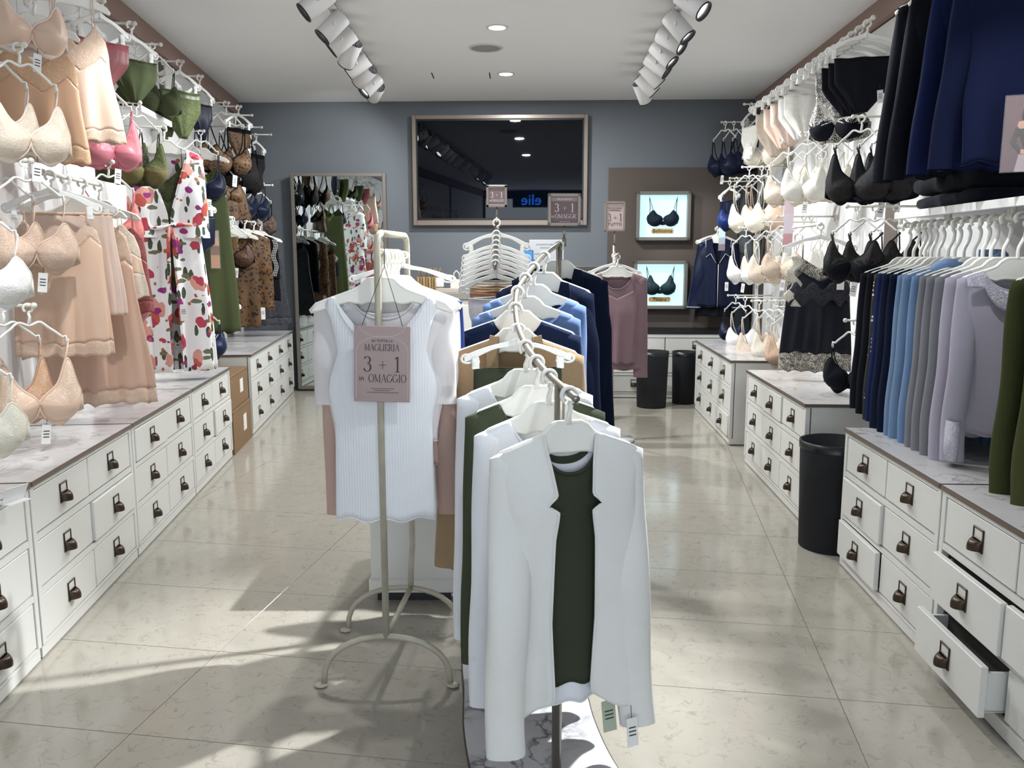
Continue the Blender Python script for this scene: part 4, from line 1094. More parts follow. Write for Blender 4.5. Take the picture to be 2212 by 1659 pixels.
lettering('MIX & MATCH', h*0.075, M_INKW, t, 0, -0.0055, h*0.82, name='small_print')
serif('3 + 1', h*0.26, M_INKW, t, 0, -0.0045, h*0.56, w*0.58); serif('OMAGGIO', h*0.13, M_INKW, t, w*0.07, -0.0045, h*0.30, w*0.70)
lettering('in', h*0.13, M_INKW, t, -w*0.355, -0.0045, h*0.295)
obj('fine_print', MB().box(-w*0.15, w*0.18, -0.0046, -0.004, h*0.125, h*0.135), M_INKW, t)
# ------------------------------------------------------------------ cream iron rack with knitwear
ix, y0_, y1_ = -0.352, 2.20, 2.55
ir = thing('iron_clothes_rack', 'weathered cream iron clothes rack with arched feet', 'clothes rack', (ix, y0_, 0))
zt_, zr_ = 1.262, 1.208
def legarch(y):
    mb = MB(); P = []
    for i in range(17):
        a = PI*i/16; P.append((-0.178*math.cos(a), y, 0.012 + 0.138*math.sin(a)**0.8))
    mb.tube(P, 0.0085, 10)
    for s in (-1, 1): mb.ball((s*0.186, y - 0.004, 0.007), 0.016, 8, sx=1.2, sz=0.42)
    return mb
obj('arched_foot', legarch(0.0), M_CREAMIRON, ir); obj('arched_foot', legarch(y1_ - y0_), M_CREAMIRON, ir)
obj('post', MB().tube([(0, 0, 0.145), (0, 0, zt_ - 0.03), (0.002, 0.006, zt_ - 0.010), (0.006, 0.028, zt_)], 0.0095, 10), M_CREAMIRON, ir)
obj('post', MB().tube([(0.026, y1_ - y0_, 0.145), (0.030, y1_ - y0_, 0.24), (0.034, y1_ - y0_, 0.29), (0.034, y1_ - y0_, zt_ - 0.03), (0.033, y1_ - y0_ - 0.006, zt_ - 0.010), (0.031, y1_ - y0_ - 0.028, zt_)], 0.0095, 10), M_CREAMIRON, ir)
obj('top_bar', MB().tube([(0.006, 0.028, zt_), (0.031, y1_ - y0_ - 0.028, zt_)], 0.0095, 10), M_CREAMIRON, ir)
obj('hanging_bar', MB().tube([(0, 0.0, zr_), (0.032, y1_ - y0_, zr_)], 0.008, 10), M_CREAMIRON, ir)
obj('stretcher', MB().tube([(0, 0.0, 0.148), (0.026, y1_ - y0_, 0.148)], 0.0085, 10), M_CREAMIRON, ir)
def irp(y): return Vector((ix + 0.032*(y - y0_)/(y1_ - y0_), y, zr_ - 0.007))
HWI = 0.188
def tank_w(z): return pw([(-0.75, 0.138), (-0.45, 0.130), (-0.36, 0.146), (-0.33, 0.142), (-0.25, 0.118), (-0.17, 0.134), (-0.11, 0.158)], z)
rows = [
 (2.232, 'ribbed white tank top at the front of the iron rack', 'tank top', 'tank_top', F_RIBWHITE, dict(sw=0.158, nk=0.122, fd=0.115, bd=0.05, L=0.615, hem_w=0.140, hwf=tank_w, amp=0.005, k=3, dep=0.030, neck_r=0.004)),
 (2.262, 'sheer white short-sleeve top behind the ribbed tank top', 'top', 'short_sleeve_top', F_SHEER, dict(sw=0.184, nk=0.095, fd=0.070, bd=0.015, L=0.40, hem_w=0.140, amp=0.008, k=6, sleeve=(0.27, 0.042, 0.036, 0.006, 0.0))),
 (2.305, 'pale pink ribbed knit with a high collar on the iron rack', 'jumper', 'jumper', F_PINKKNIT, dict(sw=0.176, nk=0.100, fd=0.012, bd=0.0, L=0.48, hem_w=0.140, amp=0.008, k=6, sleeve=(0.60, 0.038, 0.028, 0.006, 0.0), neck_r=0.008)),
 (2.350, 'white fine knit between the pink knit and the pale blue one', 'jumper', 'jumper', F_WHITE, dict(sw=0.178, nk=0.085, fd=0.05, bd=0.01, L=0.40, amp=0.010, k=6, sleeve=(0.40, 0.05, 0.04, 0.012, 0.0))),
 (2.390, 'pale blue grey knit near the back of the iron rack', 'jumper', 'jumper', fabric('9aa5b8', key='knit'), dict(sw=0.176, nk=0.085, fd=0.05, bd=0.01, L=0.42, amp=0.010, k=6, sleeve=(0.40, 0.05, 0.04, 0.012, 0.0))),
 (2.430, 'royal navy knit at the back of the iron rack', 'jumper', 'jumper', F_NAVYBLUE, dict(sw=0.180, nk=0.085, fd=0.05, bd=0.01, L=0.46, amp=0.010, k=6, sleeve=(0.55, 0.05, 0.04, 0.02, 0.0))),
]
for y, lab, cat, nm, m, kw in rows:
    p = irp(y); rz = 0.03
    wide_hanger(p, rz, HWI, 'wide white hanger carrying the ' + ' '.join(lab.split()[:9]))
    garment(p, rz, lab, cat, m, nm, ph=y*20, **kw)
clip_hanger(irp(2.49) + Vector((0, 0, 0.004)), 0.03, 0.125, 'empty white clip hanger at the back of the iron rack').scale = (1.15, 1.1, 0.62)
# card sign hung on two threads
a_, b_ = at_y(765, 868, 2.172), at_y(882, 704, 2.172); w, h = b_.x - a_.x, b_.z - a_.z
t = thing('hanging_card_sign', 'rose card sign hung by threads on the cream iron rack', 'sign', ((a_.x + b_.x)/2, 2.172, a_.z), 0.0, 'promotion signs'); t.rotation_euler = (0, math.radians(1.6), 0.02)
M_CARDR = mat('rose_card', '97827f', 0.35, spec=0.5)
obj('card', MB().rbox(-w/2, w/2, -0.0015, 0.0015, 0, h, 0.001, 1), M_CARDR, t)
obj('thread', MB().tube([(-w*0.36, 0, h), (0.004, 0.006, h + 0.155)], 0.0009, 5), M_STRING, t); obj('thread', MB().tube([(w*0.36, 0, h), (0.004, 0.006, h + 0.155)], 0.0009, 5), M_STRING, t)
obj('thread_knot', MB().tube([(0.004, 0.006, h + 0.155), (0.002, 0.02, h + 0.20)], 0.0012, 5), M_STRING, t)
M_LINE = mat('pale_line_ink', 'cdbcbd', 0.6)
ring_line([(-w*0.46, 0.01)] + [(-w*0.46, h*0.66)] + [(-w*0.46*math.cos(q), h*0.66 + h*0.21*math.sin(q)) for q in [PI*k/24 for k in range(1, 24)]] + [(w*0.46, h*0.66), (w*0.46, 0.01)], 0.0008, -0.0015, M_LINE, t, 'arch_line')
ring_line([(w*0.40*math.cos(q), h*0.995 - h*0.14*math.sin(q)) for q in [PI*k/24 for k in range(25)]], 0.0008, -0.0015, M_LINE, t, 'arc_line')
lettering('SU TUTTA LA', h*0.045, M_INK, t, 0, -0.0022, h*0.805)
serif('MAGLIERIA', h*0.085, M_INK, t, 0, -0.0018, h*0.72, w*0.62)
serif('3 + 1', h*0.20, M_INK, t, 0, -0.0018, h*0.50, w*0.66)
serif('OMAGGIO', h*0.105, M_INK, t, w*0.10, -0.0018, h*0.315, w*0.68); lettering('in', h*0.10, M_INK, t, -w*0.365, -0.0022, h*0.31)
for k, (x0, x1) in enumerate(((-0.20, 0.22), (-0.14, 0.15), (-0.27, 0.30))): obj('fine_print', MB().box(w*x0, w*x1, -0.0021, -0.0015, h*(0.175 - k*0.026), h*(0.180 - k*0.026)), M_INK, t)
# ------------------------------------------------------------------ white plinth behind the iron rack
pl = thing('display_plinth', 'white panelled plinth on the floor behind the iron rack', 'plinth', (-0.345, 3.02, 0))
obj('body', MB().rbox(-0.145, 0.145, -0.26, 0.26, 0.055, 0.62, 0.003, 1).rbox(-0.152, 0.152, -0.267, 0.267, 0.045, 0.095, 0.004, 1), M_WHITE, pl)
obj('foot_recess', MB().box(-0.13, 0.13, -0.22, 0.22, 0.0, 0.05), M_BLACKP, pl)
obj('top', MB().rbox(-0.152, 0.152, -0.267, 0.267, 0.62, 0.64, 0.003, 1), M_WHITE, pl)
# ------------------------------------------------------------------ briefs tower with a sign
ty = 4.05
c0 = at_y(1073, 470, ty)
tw = thing('briefs_stand', 'slim steel stand carrying tiers of briefs on clip hangers', 'display stand', (c0.x, ty, 0))
obj('post', MB().tube([(0, 0, 0.02), (0, 0, c0.z)], 0.012, 12), M_STEEL, tw)
obj('base', MB().lathe([(0.0, 0.0), (0.15, 0.0), (0.15, 0.015), (0.02, 0.022), (0.0, 0.022)], 32, cap=False), M_BASEMARBLE, tw)
ztop = at_y(1073, 500, ty).z
obj('sloping_arm', MB().tube([(0, 0, ztop + 0.02), (0, -0.10, ztop - 0.01), (0, -0.42, ztop - 0.17), (0, -0.46, ztop - 0.155)], 0.008, 10), M_STEEL, tw)
W_LACE = lace('eceaf0', 'dcdbe4'); W_SAT = satin('e8e6ee'); NUDE_L = lace('c79470', 'b98a6a')
tiers = [(0.02, 0.0, 'topmost empty clip hanger on the briefs stand', None)] + [(0.10 + 0.045*k, 0.0, lab, c) for k, (lab, c) in enumerate([
 ('taupe briefs highest on the briefs stand', 'taupe'), ('brown lace briefs second highest on the briefs stand', 'brown'), ('black briefs in the middle of the briefs stand', 'black'), ('ivory briefs lower on the briefs stand', 'ivory'), ('sand briefs just behind the nude lace briefs', 'sand'), ('nude lace briefs behind the white lace ones', 'nude'), ('white lace briefs frontmost on the briefs stand', 'white')])]
BC = {'taupe': fabric('6d5c55'), 'brown': lace('5b4238', '8a6a55'), 'black': fabric('1b1b20'), 'ivory': fabric('e3ddcf'), 'sand': fabric('c9ab8d'), 'nude': NUDE_L, 'white': W_LACE}
for k, (dy, dx, lab, c) in enumerate(tiers):
    zz = ztop - 0.01 - max(0, dy - 0.10)*0.50
    p = Vector((c0.x, ty - dy, zz - 0.006))
    if k == 0: p.z += 0.055
    if c is None: clip_hanger(p, 0.0, 0.150, 'white clip hanger highest on the briefs stand, holding nothing')
    else: briefs(p, 0.0, lab, BC[c], BC[c] if c != 'white' else W_LACE, W=0.120, h=0.31 if c == 'white' else 0.20, leg=0.22, hw=0.150, seed=k, group='briefs on the stand')
a_, b_ = at_y(1050, 448, ty), at_y(1095, 400, ty); w, h = b_.x - a_.x, b_.z - a_.z
t = framed_sign((c0.x, ty, a_.z), 0.0, w, h, 'small rose 3 + 1 sign on top of the briefs stand', M_SIGNP, a_.z - c0.z - 0.002)
obj('top_band', MB().box(-w/2 + 0.012, w/2 - 0.012, -0.0048, -0.004, h*0.78, h - 0.013), M_SIGNB, t)
serif('3 + 1', h*0.25, M_INKW, t, 0, -0.0045, h*0.56, w*0.56); serif('OMAGGIO', h*0.12, M_INKW, t, w*0.05, -0.0045, h*0.31, w*0.62); lettering('in', h*0.11, M_INKW, t, -w*0.31, -0.0045, h*0.30)
# ------------------------------------------------------------------ mauve knit stand with a sign
my = 5.38
c1 = at_y(1327, 530, my)
ms = thing('single_garment_stand', 'slim stand with a round marble foot under the mauve knits', 'display stand', (c1.x, my, 0))
obj('post', MB().tube([(0, 0, 0.02), (0, 0, c1.z)], 0.010, 12), M_STEEL, ms)
obj('base', MB().lathe([(0.0, 0.0), (0.145, 0.0), (0.150, 0.006), (0.150, 0.022), (0.02, 0.024), (0.0, 0.024)], 36, cap=False), M_BASEMARBLE, ms)
zh_ = at_y(1327, 552, my).z
obj('hook_arm', MB().tube([(0, 0, zh_ + 0.03), (0, -0.05, zh_ + 0.01), (0, -0.20, zh_), (0, -0.22, zh_ + 0.012)], 0.007, 10), M_STEEL, ms)
clip_hanger((c1.x, my - 0.03, zh_ - 0.003), 0.12, 0.165, 'white clip hanger above the mauve knits on the single stand')
wide_hanger((c1.x, my - 0.16, zh_ - 0.010), -0.10, 0.185, 'wide white hanger carrying the mauve long-sleeve knit')
garment((c1.x, my - 0.16, zh_ - 0.010), -0.10, 'mauve long-sleeve knit on the single stand', 'jumper', F_MAUVE, 'jumper', sw=0.180, nk=0.10, fd=0.10, bd=0.02, L=0.60, hem_w=0.17, amp=0.016, k=7, sleeve=(0.62, 0.050, 0.044, 0.02, 0.0))
slip((c1.x, my - 0.185, zh_ - 0.010), -0.10, 'mauve strappy camisole hung in front of the mauve knit', fabric('80686e'), fabric('80686e'), 'camisole', 'camisole', top=0.115, bust=0.13, hem=0.12, L=0.46, strap_x=0.10, strap=0.10, vdepth=0.05, lace_top=False, lace_hem=0, amp=0.012)
a_, b_ = at_y(1302, 500, my), at_y(1348, 435, my); w, h = b_.x - a_.x, b_.z - a_.z
t = framed_sign((c1.x, my, a_.z), -0.03, w, h, 'pale rose 3 + 1 TUTTO sign above the mauve knits', M_SIGNL, a_.z - c1.z)
lettering('PROMOZIONE', h*0.07, M_INK, t, 0, -0.0045, h*0.77); lettering('IMPERDIBILE', h*0.07, M_INK, t, 0, -0.0045, h*0.70)
serif('3 + 1', h*0.24, M_INK, t, 0, -0.0045, h*0.47, w*0.66); lettering('TUTTO', h*0.135, M_INK, t, 0, -0.0045, h*0.235, space=1.1)
# ------------------------------------------------------------------ printed fabrics
def leopard(name, ground='5f452c', spot='1d130d', scale=38.0):
    m = mat(name, ground, 0.6, 0, 0.35); nt, b, N, Lk = nodes(m)
    tc = N('ShaderNodeTexCoord'); nz = N('ShaderNodeTexNoise'); nz.inputs['Scale'].default_value = 9
    v = N('ShaderNodeTexVoronoi'); v.inputs['Scale'].default_value = scale
    n2 = N('ShaderNodeTexNoise'); n2.inputs['Scale'].default_value = scale*1.8; n2.inputs['Detail'].default_value = 2
    Lk(tc.outputs['Object'], v.inputs['Vector']); Lk(tc.outputs['Object'], n2.inputs['Vector']); Lk(tc.outputs['Object'], nz.inputs['Vector'])
    ad = N('ShaderNodeMath'); ad.operation = 'ADD'; Lk(v.outputs['Distance'], ad.inputs[0]); Lk(n2.outputs[0], ad.inputs[1])
    r = ramp(nt, [(0.40, srgb('7a5d3c')), (0.50, srgb(spot)), (0.80, srgb(spot)), (0.90, srgb(ground))]); Lk(ad.outputs[0], r.inputs[0])
    mx = N('ShaderNodeMix'); mx.data_type = 'RGBA'; mx.blend_type = 'MULTIPLY'; mx.inputs[0].default_value = 0.6
    r2 = ramp(nt, [(0.3, (0.45, 0.42, 0.40, 1)), (0.7, (1.2, 1.15, 1.05, 1))]); Lk(nz.outputs[0], r2.inputs[0])
    Lk(r.outputs[0], mx.inputs[6]); Lk(r2.outputs[0], mx.inputs[7]); Lk(mx.outputs[2], b.inputs['Base Color'])
    return m
def floral(name, ground='e9e7e6', seed=0.0):
    """large coral, magenta and deep green blooms and leaves on white"""
    m = mat(name, ground, 0.45, 0, 0.4); nt, b, N, Lk = nodes(m)
    tc = N('ShaderNodeTexCoord'); cur = None
    base = N('ShaderNodeRGB'); base.outputs[0].default_value = srgb(ground); cur = base.outputs[0]
    for k, (col, sc, th, stretch, off) in enumerate([('3f4a38', 13.0, 0.30, (2.0, 2.0, 0.7), 1.3), ('6b6a50', 12.0, 0.24, (0.7, 1, 1.7), 5.1), ('2f3a30', 11.0, 0.20, (1.6, 1.6, 0.6), 3.7), ('d09484', 9.5, 0.36, (1, 1, 0.85), 7.7), ('bb5347', 9.5, 0.27, (1, 1, 0.85), 7.72), ('8f2f38', 9.5, 0.14, (1, 1, 0.85), 7.74), ('b23c4c', 9.0, 0.27, (1, 1, 1), 2.9), ('c98a86', 9.0, 0.15, (1, 1, 1), 2.92), ('8e2a74', 10.0, 0.22, (1, 1, 1.2), 9.4), ('a5672e', 15.0, 0.12, (1, 1, 1), 6.3)]):
        mp = N('ShaderNodeMapping'); mp.inputs['Scale'].default_value = stretch; mp.inputs['Location'].default_value = (off + seed, off*0.7, off*1.3 + seed)
        nz = N('ShaderNodeTexNoise'); nz.inputs['Scale'].default_value = 22; nz.inputs['Detail'].default_value = 1
        v = N('ShaderNodeTexVoronoi'); v.inputs['Scale'].default_value = sc; v.inputs['Randomness'].default_value = 0.9
        Lk(tc.outputs['Object'], mp.inputs['Vector']); Lk(mp.outputs[0], v.inputs['Vector']); Lk(tc.outputs['Object'], nz.inputs['Vector'])
        ad = N('ShaderNodeMath'); ad.operation = 'MULTIPLY_ADD'; ad.inputs[1].default_value = 0.45; Lk(nz.outputs[0], ad.inputs[0]); Lk(v.outputs['Distance'], ad.inputs[2])
        lt = N('ShaderNodeMath'); lt.operation = 'LESS_THAN'; lt.inputs[1].default_value = th + 0.225; Lk(ad.outputs[0], lt.inputs[0])
        # keep only some of the cells
        sp = N('ShaderNodeSeparateColor'); Lk(v.outputs['Color'], sp.inputs[0])
        kp = N('ShaderNodeMath'); kp.operation = 'LESS_THAN'; kp.inputs[1].default_value = 0.78; Lk(sp.outputs[0], kp.inputs[0])
        mu = N('ShaderNodeMath'); mu.operation = 'MULTIPLY'; Lk(lt.outputs[0], mu.inputs[0]); Lk(kp.outputs[0], mu.inputs[1])
        mx = N('ShaderNodeMix'); mx.data_type = 'RGBA'; mx.inputs[7].default_value = srgb(col)
        Lk(mu.outputs[0], mx.inputs[0]); Lk(cur, mx.inputs[6]); cur = mx.outputs[2]
    Lk(cur, b.inputs['Base Color'])
    return m
LEO = leopard('leopard_satin'); LEO2 = leopard('leopard_mesh', '6b5038', '2a1d15', 60)
FLOR = floral('floral_satin'); FLOR2 = floral('floral_satin_second', seed=3.3)
PEACH, PEACH2, PEACHP = satin('dcbaa1'), satin('d9a98a'), satin('dfc6b6')
L_PEACH = lace('e2c7b2', 'd0b098'); L_CREAM = lace('eaddcb', 'd8c4ae'); L_WHITE = lace('f0eee9', 'd9d6d0')
ROSE, PINK, CORAL = satin('9c5a5e'), satin('bf7380'), lace('cb7d77', 'b0605d')
OLIVE, OLIVEL, OLIVES = fabric('40472f'), lace('4c5331', '2e3421'), satin('565f3c')
NAVYS, NAVYB, BLK, BLKL = satin('121931'), satin('152245'), fabric('101014'), lace('0f1015', '262120')
BEIGE, BEIGEL, NUDE = satin('d6b9a4'), lace('dcc3b0', 'c9a78f'), satin('c9a288')
def turn(side, deg): return (RZ_LC + math.radians(deg)) if side == 'L' else (RZ_RC - math.radians(deg))
# ------------------------------------------------------------------ left wall, near to far
def hang(side, tip, peg_label, items, L=0.32):
    f = peg(side, tip[0], tip[1], peg_label, L); rz = RZ_L if side == 'L' else RZ_R
    for kind, off, label, kw in items:
        kw = dict(kw); dz = math.radians(kw.pop('yaw', 0) + (20 if kind == 'bra' else 14))*(-1 if side == 'L' else 1)
        (bra if kind == 'bra' else briefs)(f(off), rz + dz, label, **kw)
hang('L', (55, -118), 'white wall peg above the picture, over the beige bralette', [('bra', 0.30, 'beige satin bralette in the top left corner', dict(m=BEIGE, m3=satin('e3cdbd'), tri=0.2, sc=1.05, yaw=20, tagged=True))])
hang('L', (52, 97), 'white wall peg holding the cream lace bra', [
    ('bra', 0.30, 'cream lace bra on the left edge, right below the beige bralette', dict(m=L_CREAM, m2=L_CREAM, m3=satin('e8d6c6'), tri=0.35, sc=1.12, yaw=24, tagged=True)),
    ('bra', 0.22, 'cream lace bra partly hidden behind its twin on the left edge', dict(m=L_CREAM, m3=satin('e8d6c6'), tri=0.35, sc=1.05, yaw=15))])
# the two hanging peach slips near the ceiling
for (px, py, off, dg, lab, m, ml, L_, hm, stp) in ((148, -70, 0.30, 42, 'pale peach satin slip with lace hem hung near the ceiling', satin('e9cdb8'), lace('ead0bc', 'd9b59a'), 0.44, 0.175, 0.09), (70, -12, 0.24, 30, 'orange peach slip behind the pale peach slip', satin('dcb08e'), lace('e2bd9c', 'd0a27c'), 0.42, 0.15, 0.06)):
    p = at('L', px, py, off)
    f = peg('L', px, py, 'white wall peg carrying the ' + ' '.join(lab.split()[:5]), off + 0.02)
    wide_hanger(p + Vector((0, 0, -0.01)), turn('L', dg), 0.14, 'white hanger carrying the ' + ' '.join(lab.split()[:9]))
    slip(p + Vector((0, 0, -0.01)), turn('L', dg), lab, m, ml, L=L_, hem=hm, top=0.11, bust=0.125, strap=stp, strap_x=0.075, vdepth=0.085, lace_hem=0.05, amp=0.012, k=7, group='peach slips near the ceiling')
hang('L', (224, 2), 'white wall peg holding the dusty rose briefs', [
    ('briefs', 0.30, 'dusty rose briefs on the peg right of the pale peach slip', dict(m=ROSE, m2=lace('b0666b', '9a5055'), W=0.115, h=0.19, yaw=30, sc=1.0)),
    ('briefs', 0.22, 'dusty rose briefs behind the front dusty rose pair', dict(m=satin('9c5358'), W=0.11, h=0.18, yaw=16, seed=2))])
hang('L', (291, 51), 'white wall peg holding the olive briefs', [('briefs', 0.30, 'olive briefs right of the dusty rose pair', dict(m=OLIVE, m2=OLIVEL, W=0.115, h=0.19, yaw=30, seed=1))])
hang('L', (347, 96), 'white wall peg holding the olive push-up bra', [
    ('bra', 0.28, 'olive bra under the olive briefs near the ceiling', dict(m=OLIVE, m2=OLIVEL, sl=0.09, sc=1.05, yaw=26)),
    ('bra', 0.20, 'olive bra half hidden behind the first olive bra', dict(m=OLIVE, sl=0.09, sc=1.0, yaw=10))])
hang('L', (395, 133), 'white wall peg holding the glossy olive briefs', [
    ('briefs', 0.30, 'glossy olive lace briefs, right of the olive bra', dict(m=lace('626c42', '414a2d'), m2=OLIVES, W=0.12, h=0.25, yaw=28, seed=3)),
    ('briefs', 0.22, 'glossy olive briefs behind the front glossy pair', dict(m=satin('4a5233'), W=0.115, h=0.24, yaw=12, seed=4))])
hang('L', (437, 165), 'white wall peg holding the navy satin briefs near the ceiling', [('briefs', 0.30, 'navy satin briefs right of the glossy olive pair', dict(m=NAVYS, W=0.10, h=0.21, yaw=14, seed=5))])
hang('L', (236, 166), 'white wall peg holding the pink bras', [
    ('bra', 0.30, 'pink front bra under the dusty rose briefs', dict(m=PINK, m2=lace('d98a90', 'c66a78'), m3=satin('c9727f'), tri=0.55, sc=1.08, yaw=24, tagged=True)),
    ('bra', 0.225, 'pink bra hanging just behind the front pink bra', dict(m=PINK, m3=satin('c9727f'), tri=0.55, sc=1.05, yaw=14))])
hang('L', (302, 222), 'white wall peg holding the olive lace bras', [
    ('bra', 0.30, 'olive lace bra with bronze cups hanging before the floral robe', dict(m=lace('5d5a36', '77643f'), m2=lace('5a6238', '383f24'), m3=OLIVE, tri=0.6, sc=1.08, yaw=22)),
    ('bra', 0.235, 'olive lace bra behind the bronze-cupped one', dict(m=OLIVEL, m2=OLIVEL, m3=OLIVE, tri=0.6, sc=1.05, yaw=10))])
def shelf(side, px, py, off, W, label, D=0.24, lip=0.035):
    p = at(side, px, py, off); rz = RZ_L if side == 'L' else RZ_R
    t = thing('wall_shelf', label, 'shelf', p, rz, 'white wall shelves')
    obj('board', MB().rbox(0 if side == 'L' else -W, W if side == 'L' else 0, 0, off, -0.012, 0.006, 0.002, 1), M_WALLW, t)
    obj('lip', MB().rbox(0 if side == 'L' else -W, W if side == 'L' else 0, -0.012, 0, -0.018, 0.012, 0.002, 1), M_WALLW, t)
    return t
shelf('L', 300, 232, 0.27, 0.50, 'white wall shelf between the pink bras and the floral robe')
# beige moulded bras over the gowns
hang('L', (67, 347), 'white wall peg holding the beige moulded bra', [
    ('bra', 0.30, 'beige moulded bra hung before the satin nightgowns', dict(m=BEIGEL, m3=BEIGE, tri=0.1, sl=0.085, sc=1.12, yaw=30, tagged=True)),
    ('bra', 0.21, 'beige moulded bra behind, at the left edge of the photo', dict(m=BEIGEL, m3=BEIGE, tri=0.1, sl=0.085, sc=1.1, yaw=20, tagged=True))])
hang('L', (73, 660), 'white wall peg holding the lace bralettes', [
    ('bra', 0.30, 'nude lace bralette on the lowest left peg', dict(m=BEIGE, m2=lace('ead2bd', 'd6b59b'), m3=satin('dfc3ae'), tri=0.75, sc=1.12, yaw=30, tagged=True, wide_strap=True)),
    ('bra', 0.22, 'nude lace bralette behind, cut by the left edge', dict(m=NUDE, m2=lace('ddb898', 'c79a7a'), tri=0.75, sc=1.1, yaw=22))])
hang('L', (-42, 420), 'white wall peg beyond the left edge holding the white lace bra', [('bra', 0.30, 'white lace bra cut by the left edge of the photo', dict(m=L_WHITE, m3=fabric('e8e6e2'), sc=1.05, yaw=28, tagged=True))])
hang('L', (-60, 735), 'white wall peg beyond the left edge holding the ivory bra', [('bra', 0.30, 'ivory bra cut by the left edge, above the marble top', dict(m=lace('ece7d8', 'd8d0bd'), m3=fabric('e6dfcf'), sc=1.1, yaw=28))])
# rail of satin nightgowns
a_, b_ = at('L', 92, 372, 0.30), at('L', 182, 392, 0.30)
_, rp = arm_rail(a_, a_ + UL*0.55, 'white rail carrying the satin nightgowns')
G = 'satin nightwear on the rail'
p = rp(0.10); clip_hanger(p, turn('L', 8), 0.15, 'white clip hanger over the peach satin chemise')
slip(p + UL*0.02, turn('L', 10), 'peach satin chemise with lace hem, front of the rail', PEACH, L_PEACH, L=0.50, top=0.125, bust=0.145, hem=0.158, strap_x=0.100, strap=0.045, vdepth=0.115, lace_hem=0.055, amp=0.024, k=7, group=G, bust_h=0.05)
p = rp(0.34)
clip_hanger(p, turn('L', 8), 0.16, 'white clip hanger over the gathered peach skirt')
sk = thing('satin_skirt', 'peach satin skirt with gathered waist behind the chemise', 'skirt', p, turn('L', 8), G)
mb, _ = wrap(lambda x, f: -0.125, lambda x, f: -0.50, lambda z: 0.15 if z is None else (0.18 if z < -5 else lerp(0.15, 0.18, sst(-0.12, -0.5, z))), lambda z: 0.03, amp=0.010, k=22, top_amp=0.004)
obj('body', mb, PEACHP, sk, solid=0.002); obj('waistband', MB().tube([(0.152*math.sin(q), -0.032*math.cos(q), -0.125) for q in [2*PI*k/40 for k in range(40)]], 0.005, 6, closed=True), PEACH, sk)
p = rp(0.62)
wide_hanger(p, turn('L', 6), 0.15, 'white hanger carrying the long peach nightgown')
slip(p, turn('L', 6), 'long peach satin nightgown reaching down to the marble top', satin('d2ae98'), L_PEACH, 'nightgown', 'nightgown', L=0.70, top=0.14, bust=0.16, hem=0.215, strap_x=0.12, strap=0.06, vdepth=0.08, lace_hem=0.06, amp=0.026, k=8, group=G)
slip(p + NL*0.03 + UL*0.035, turn('L', 16), 'short peach slip with layered lace hem between the nightgowns', satin('e4c6ae'), L_CREAM, L=0.30, top=0.12, bust=0.15, hem=0.17, strap_x=0.09, strap=0.05, vdepth=0.06, lace_hem=0.10, amp=0.012, group=G)
p = rp(0.92)
wide_hanger(p, turn('L', 6), 0.15, 'white hanger carrying the burgundy rose slip')
slip(p, turn('L', 8), 'burgundy rose satin slip behind the peach nightgowns', satin('96514f'), lace('a86460', '7c403e'), L=0.36, top=0.15, bust=0.165, hem=0.18, strap_x=0.12, strap=0.05, vdepth=0.05, amp=0.012, k=7, group=G)
# coral bras between gowns and robe
hang('L', (243, 350), 'white wall peg holding the coral lace bra', [('bra', 0.30, 'coral lace bra between the nightgowns and the floral robe', dict(m=CORAL, m2=lace('e0908a', 'cc706c'), m3=satin('c96f70'), tri=0.5, sc=1.05, yaw=24))])
hang('L', (262, 535), 'white wall peg holding the rose bra behind the card', [('bra', 0.30, 'rose bra below the acrylic card beside the robe', dict(m=satin('c07a78'), m2=CORAL, m3=satin('b86e6c'), sc=1.05, yaw=24, tagged=True))])
hang('L', (283, 700), 'white wall peg holding the dark rose bra', [('bra', 0.28, 'dark rose bra just above the marble top by the robe', dict(m=satin('a85a58'), m3=satin('9a504e'), sc=1.05, yaw=24))])
def acrylic_card(p, rz, w, h, label, cols, text=None):
    t = thing('acrylic_card_holder', label, 'card holder', p, rz, 'clear card holders')
    obj('cover', MB().rbox(-w/2, w/2, -0.006, 0.006, -h, 0, 0.002, 1), M_GLASSY, t)
    k = len(cols)
    for i, (c, a, b) in enumerate(cols): obj('card', MB().box(-w/2 + 0.004, w/2 - 0.004, -0.002, 0.002, -h + 0.004 + (h - 0.008)*a, -h + 0.004 + (h - 0.008)*b), mat('card_' + c, c, 0.5), t)
    if text: 
        for i, s in enumerate(text): lettering(s, w*0.13, M_INK, t, 0, -0.0068, -h*0.5 - i*w*0.17)
    return t
acrylic_card(at('L', 274, 500, 0.335), turn('L', 28), 0.070, 0.185, 'clear card holder with blush print, left of the floral robe', [('c9aca0', 0.0, 0.28), ('e3e6ee', 0.28, 0.72), ('d9c3b8', 0.72, 1.0)], ['NUOVA', 'COLLEZIONE'])
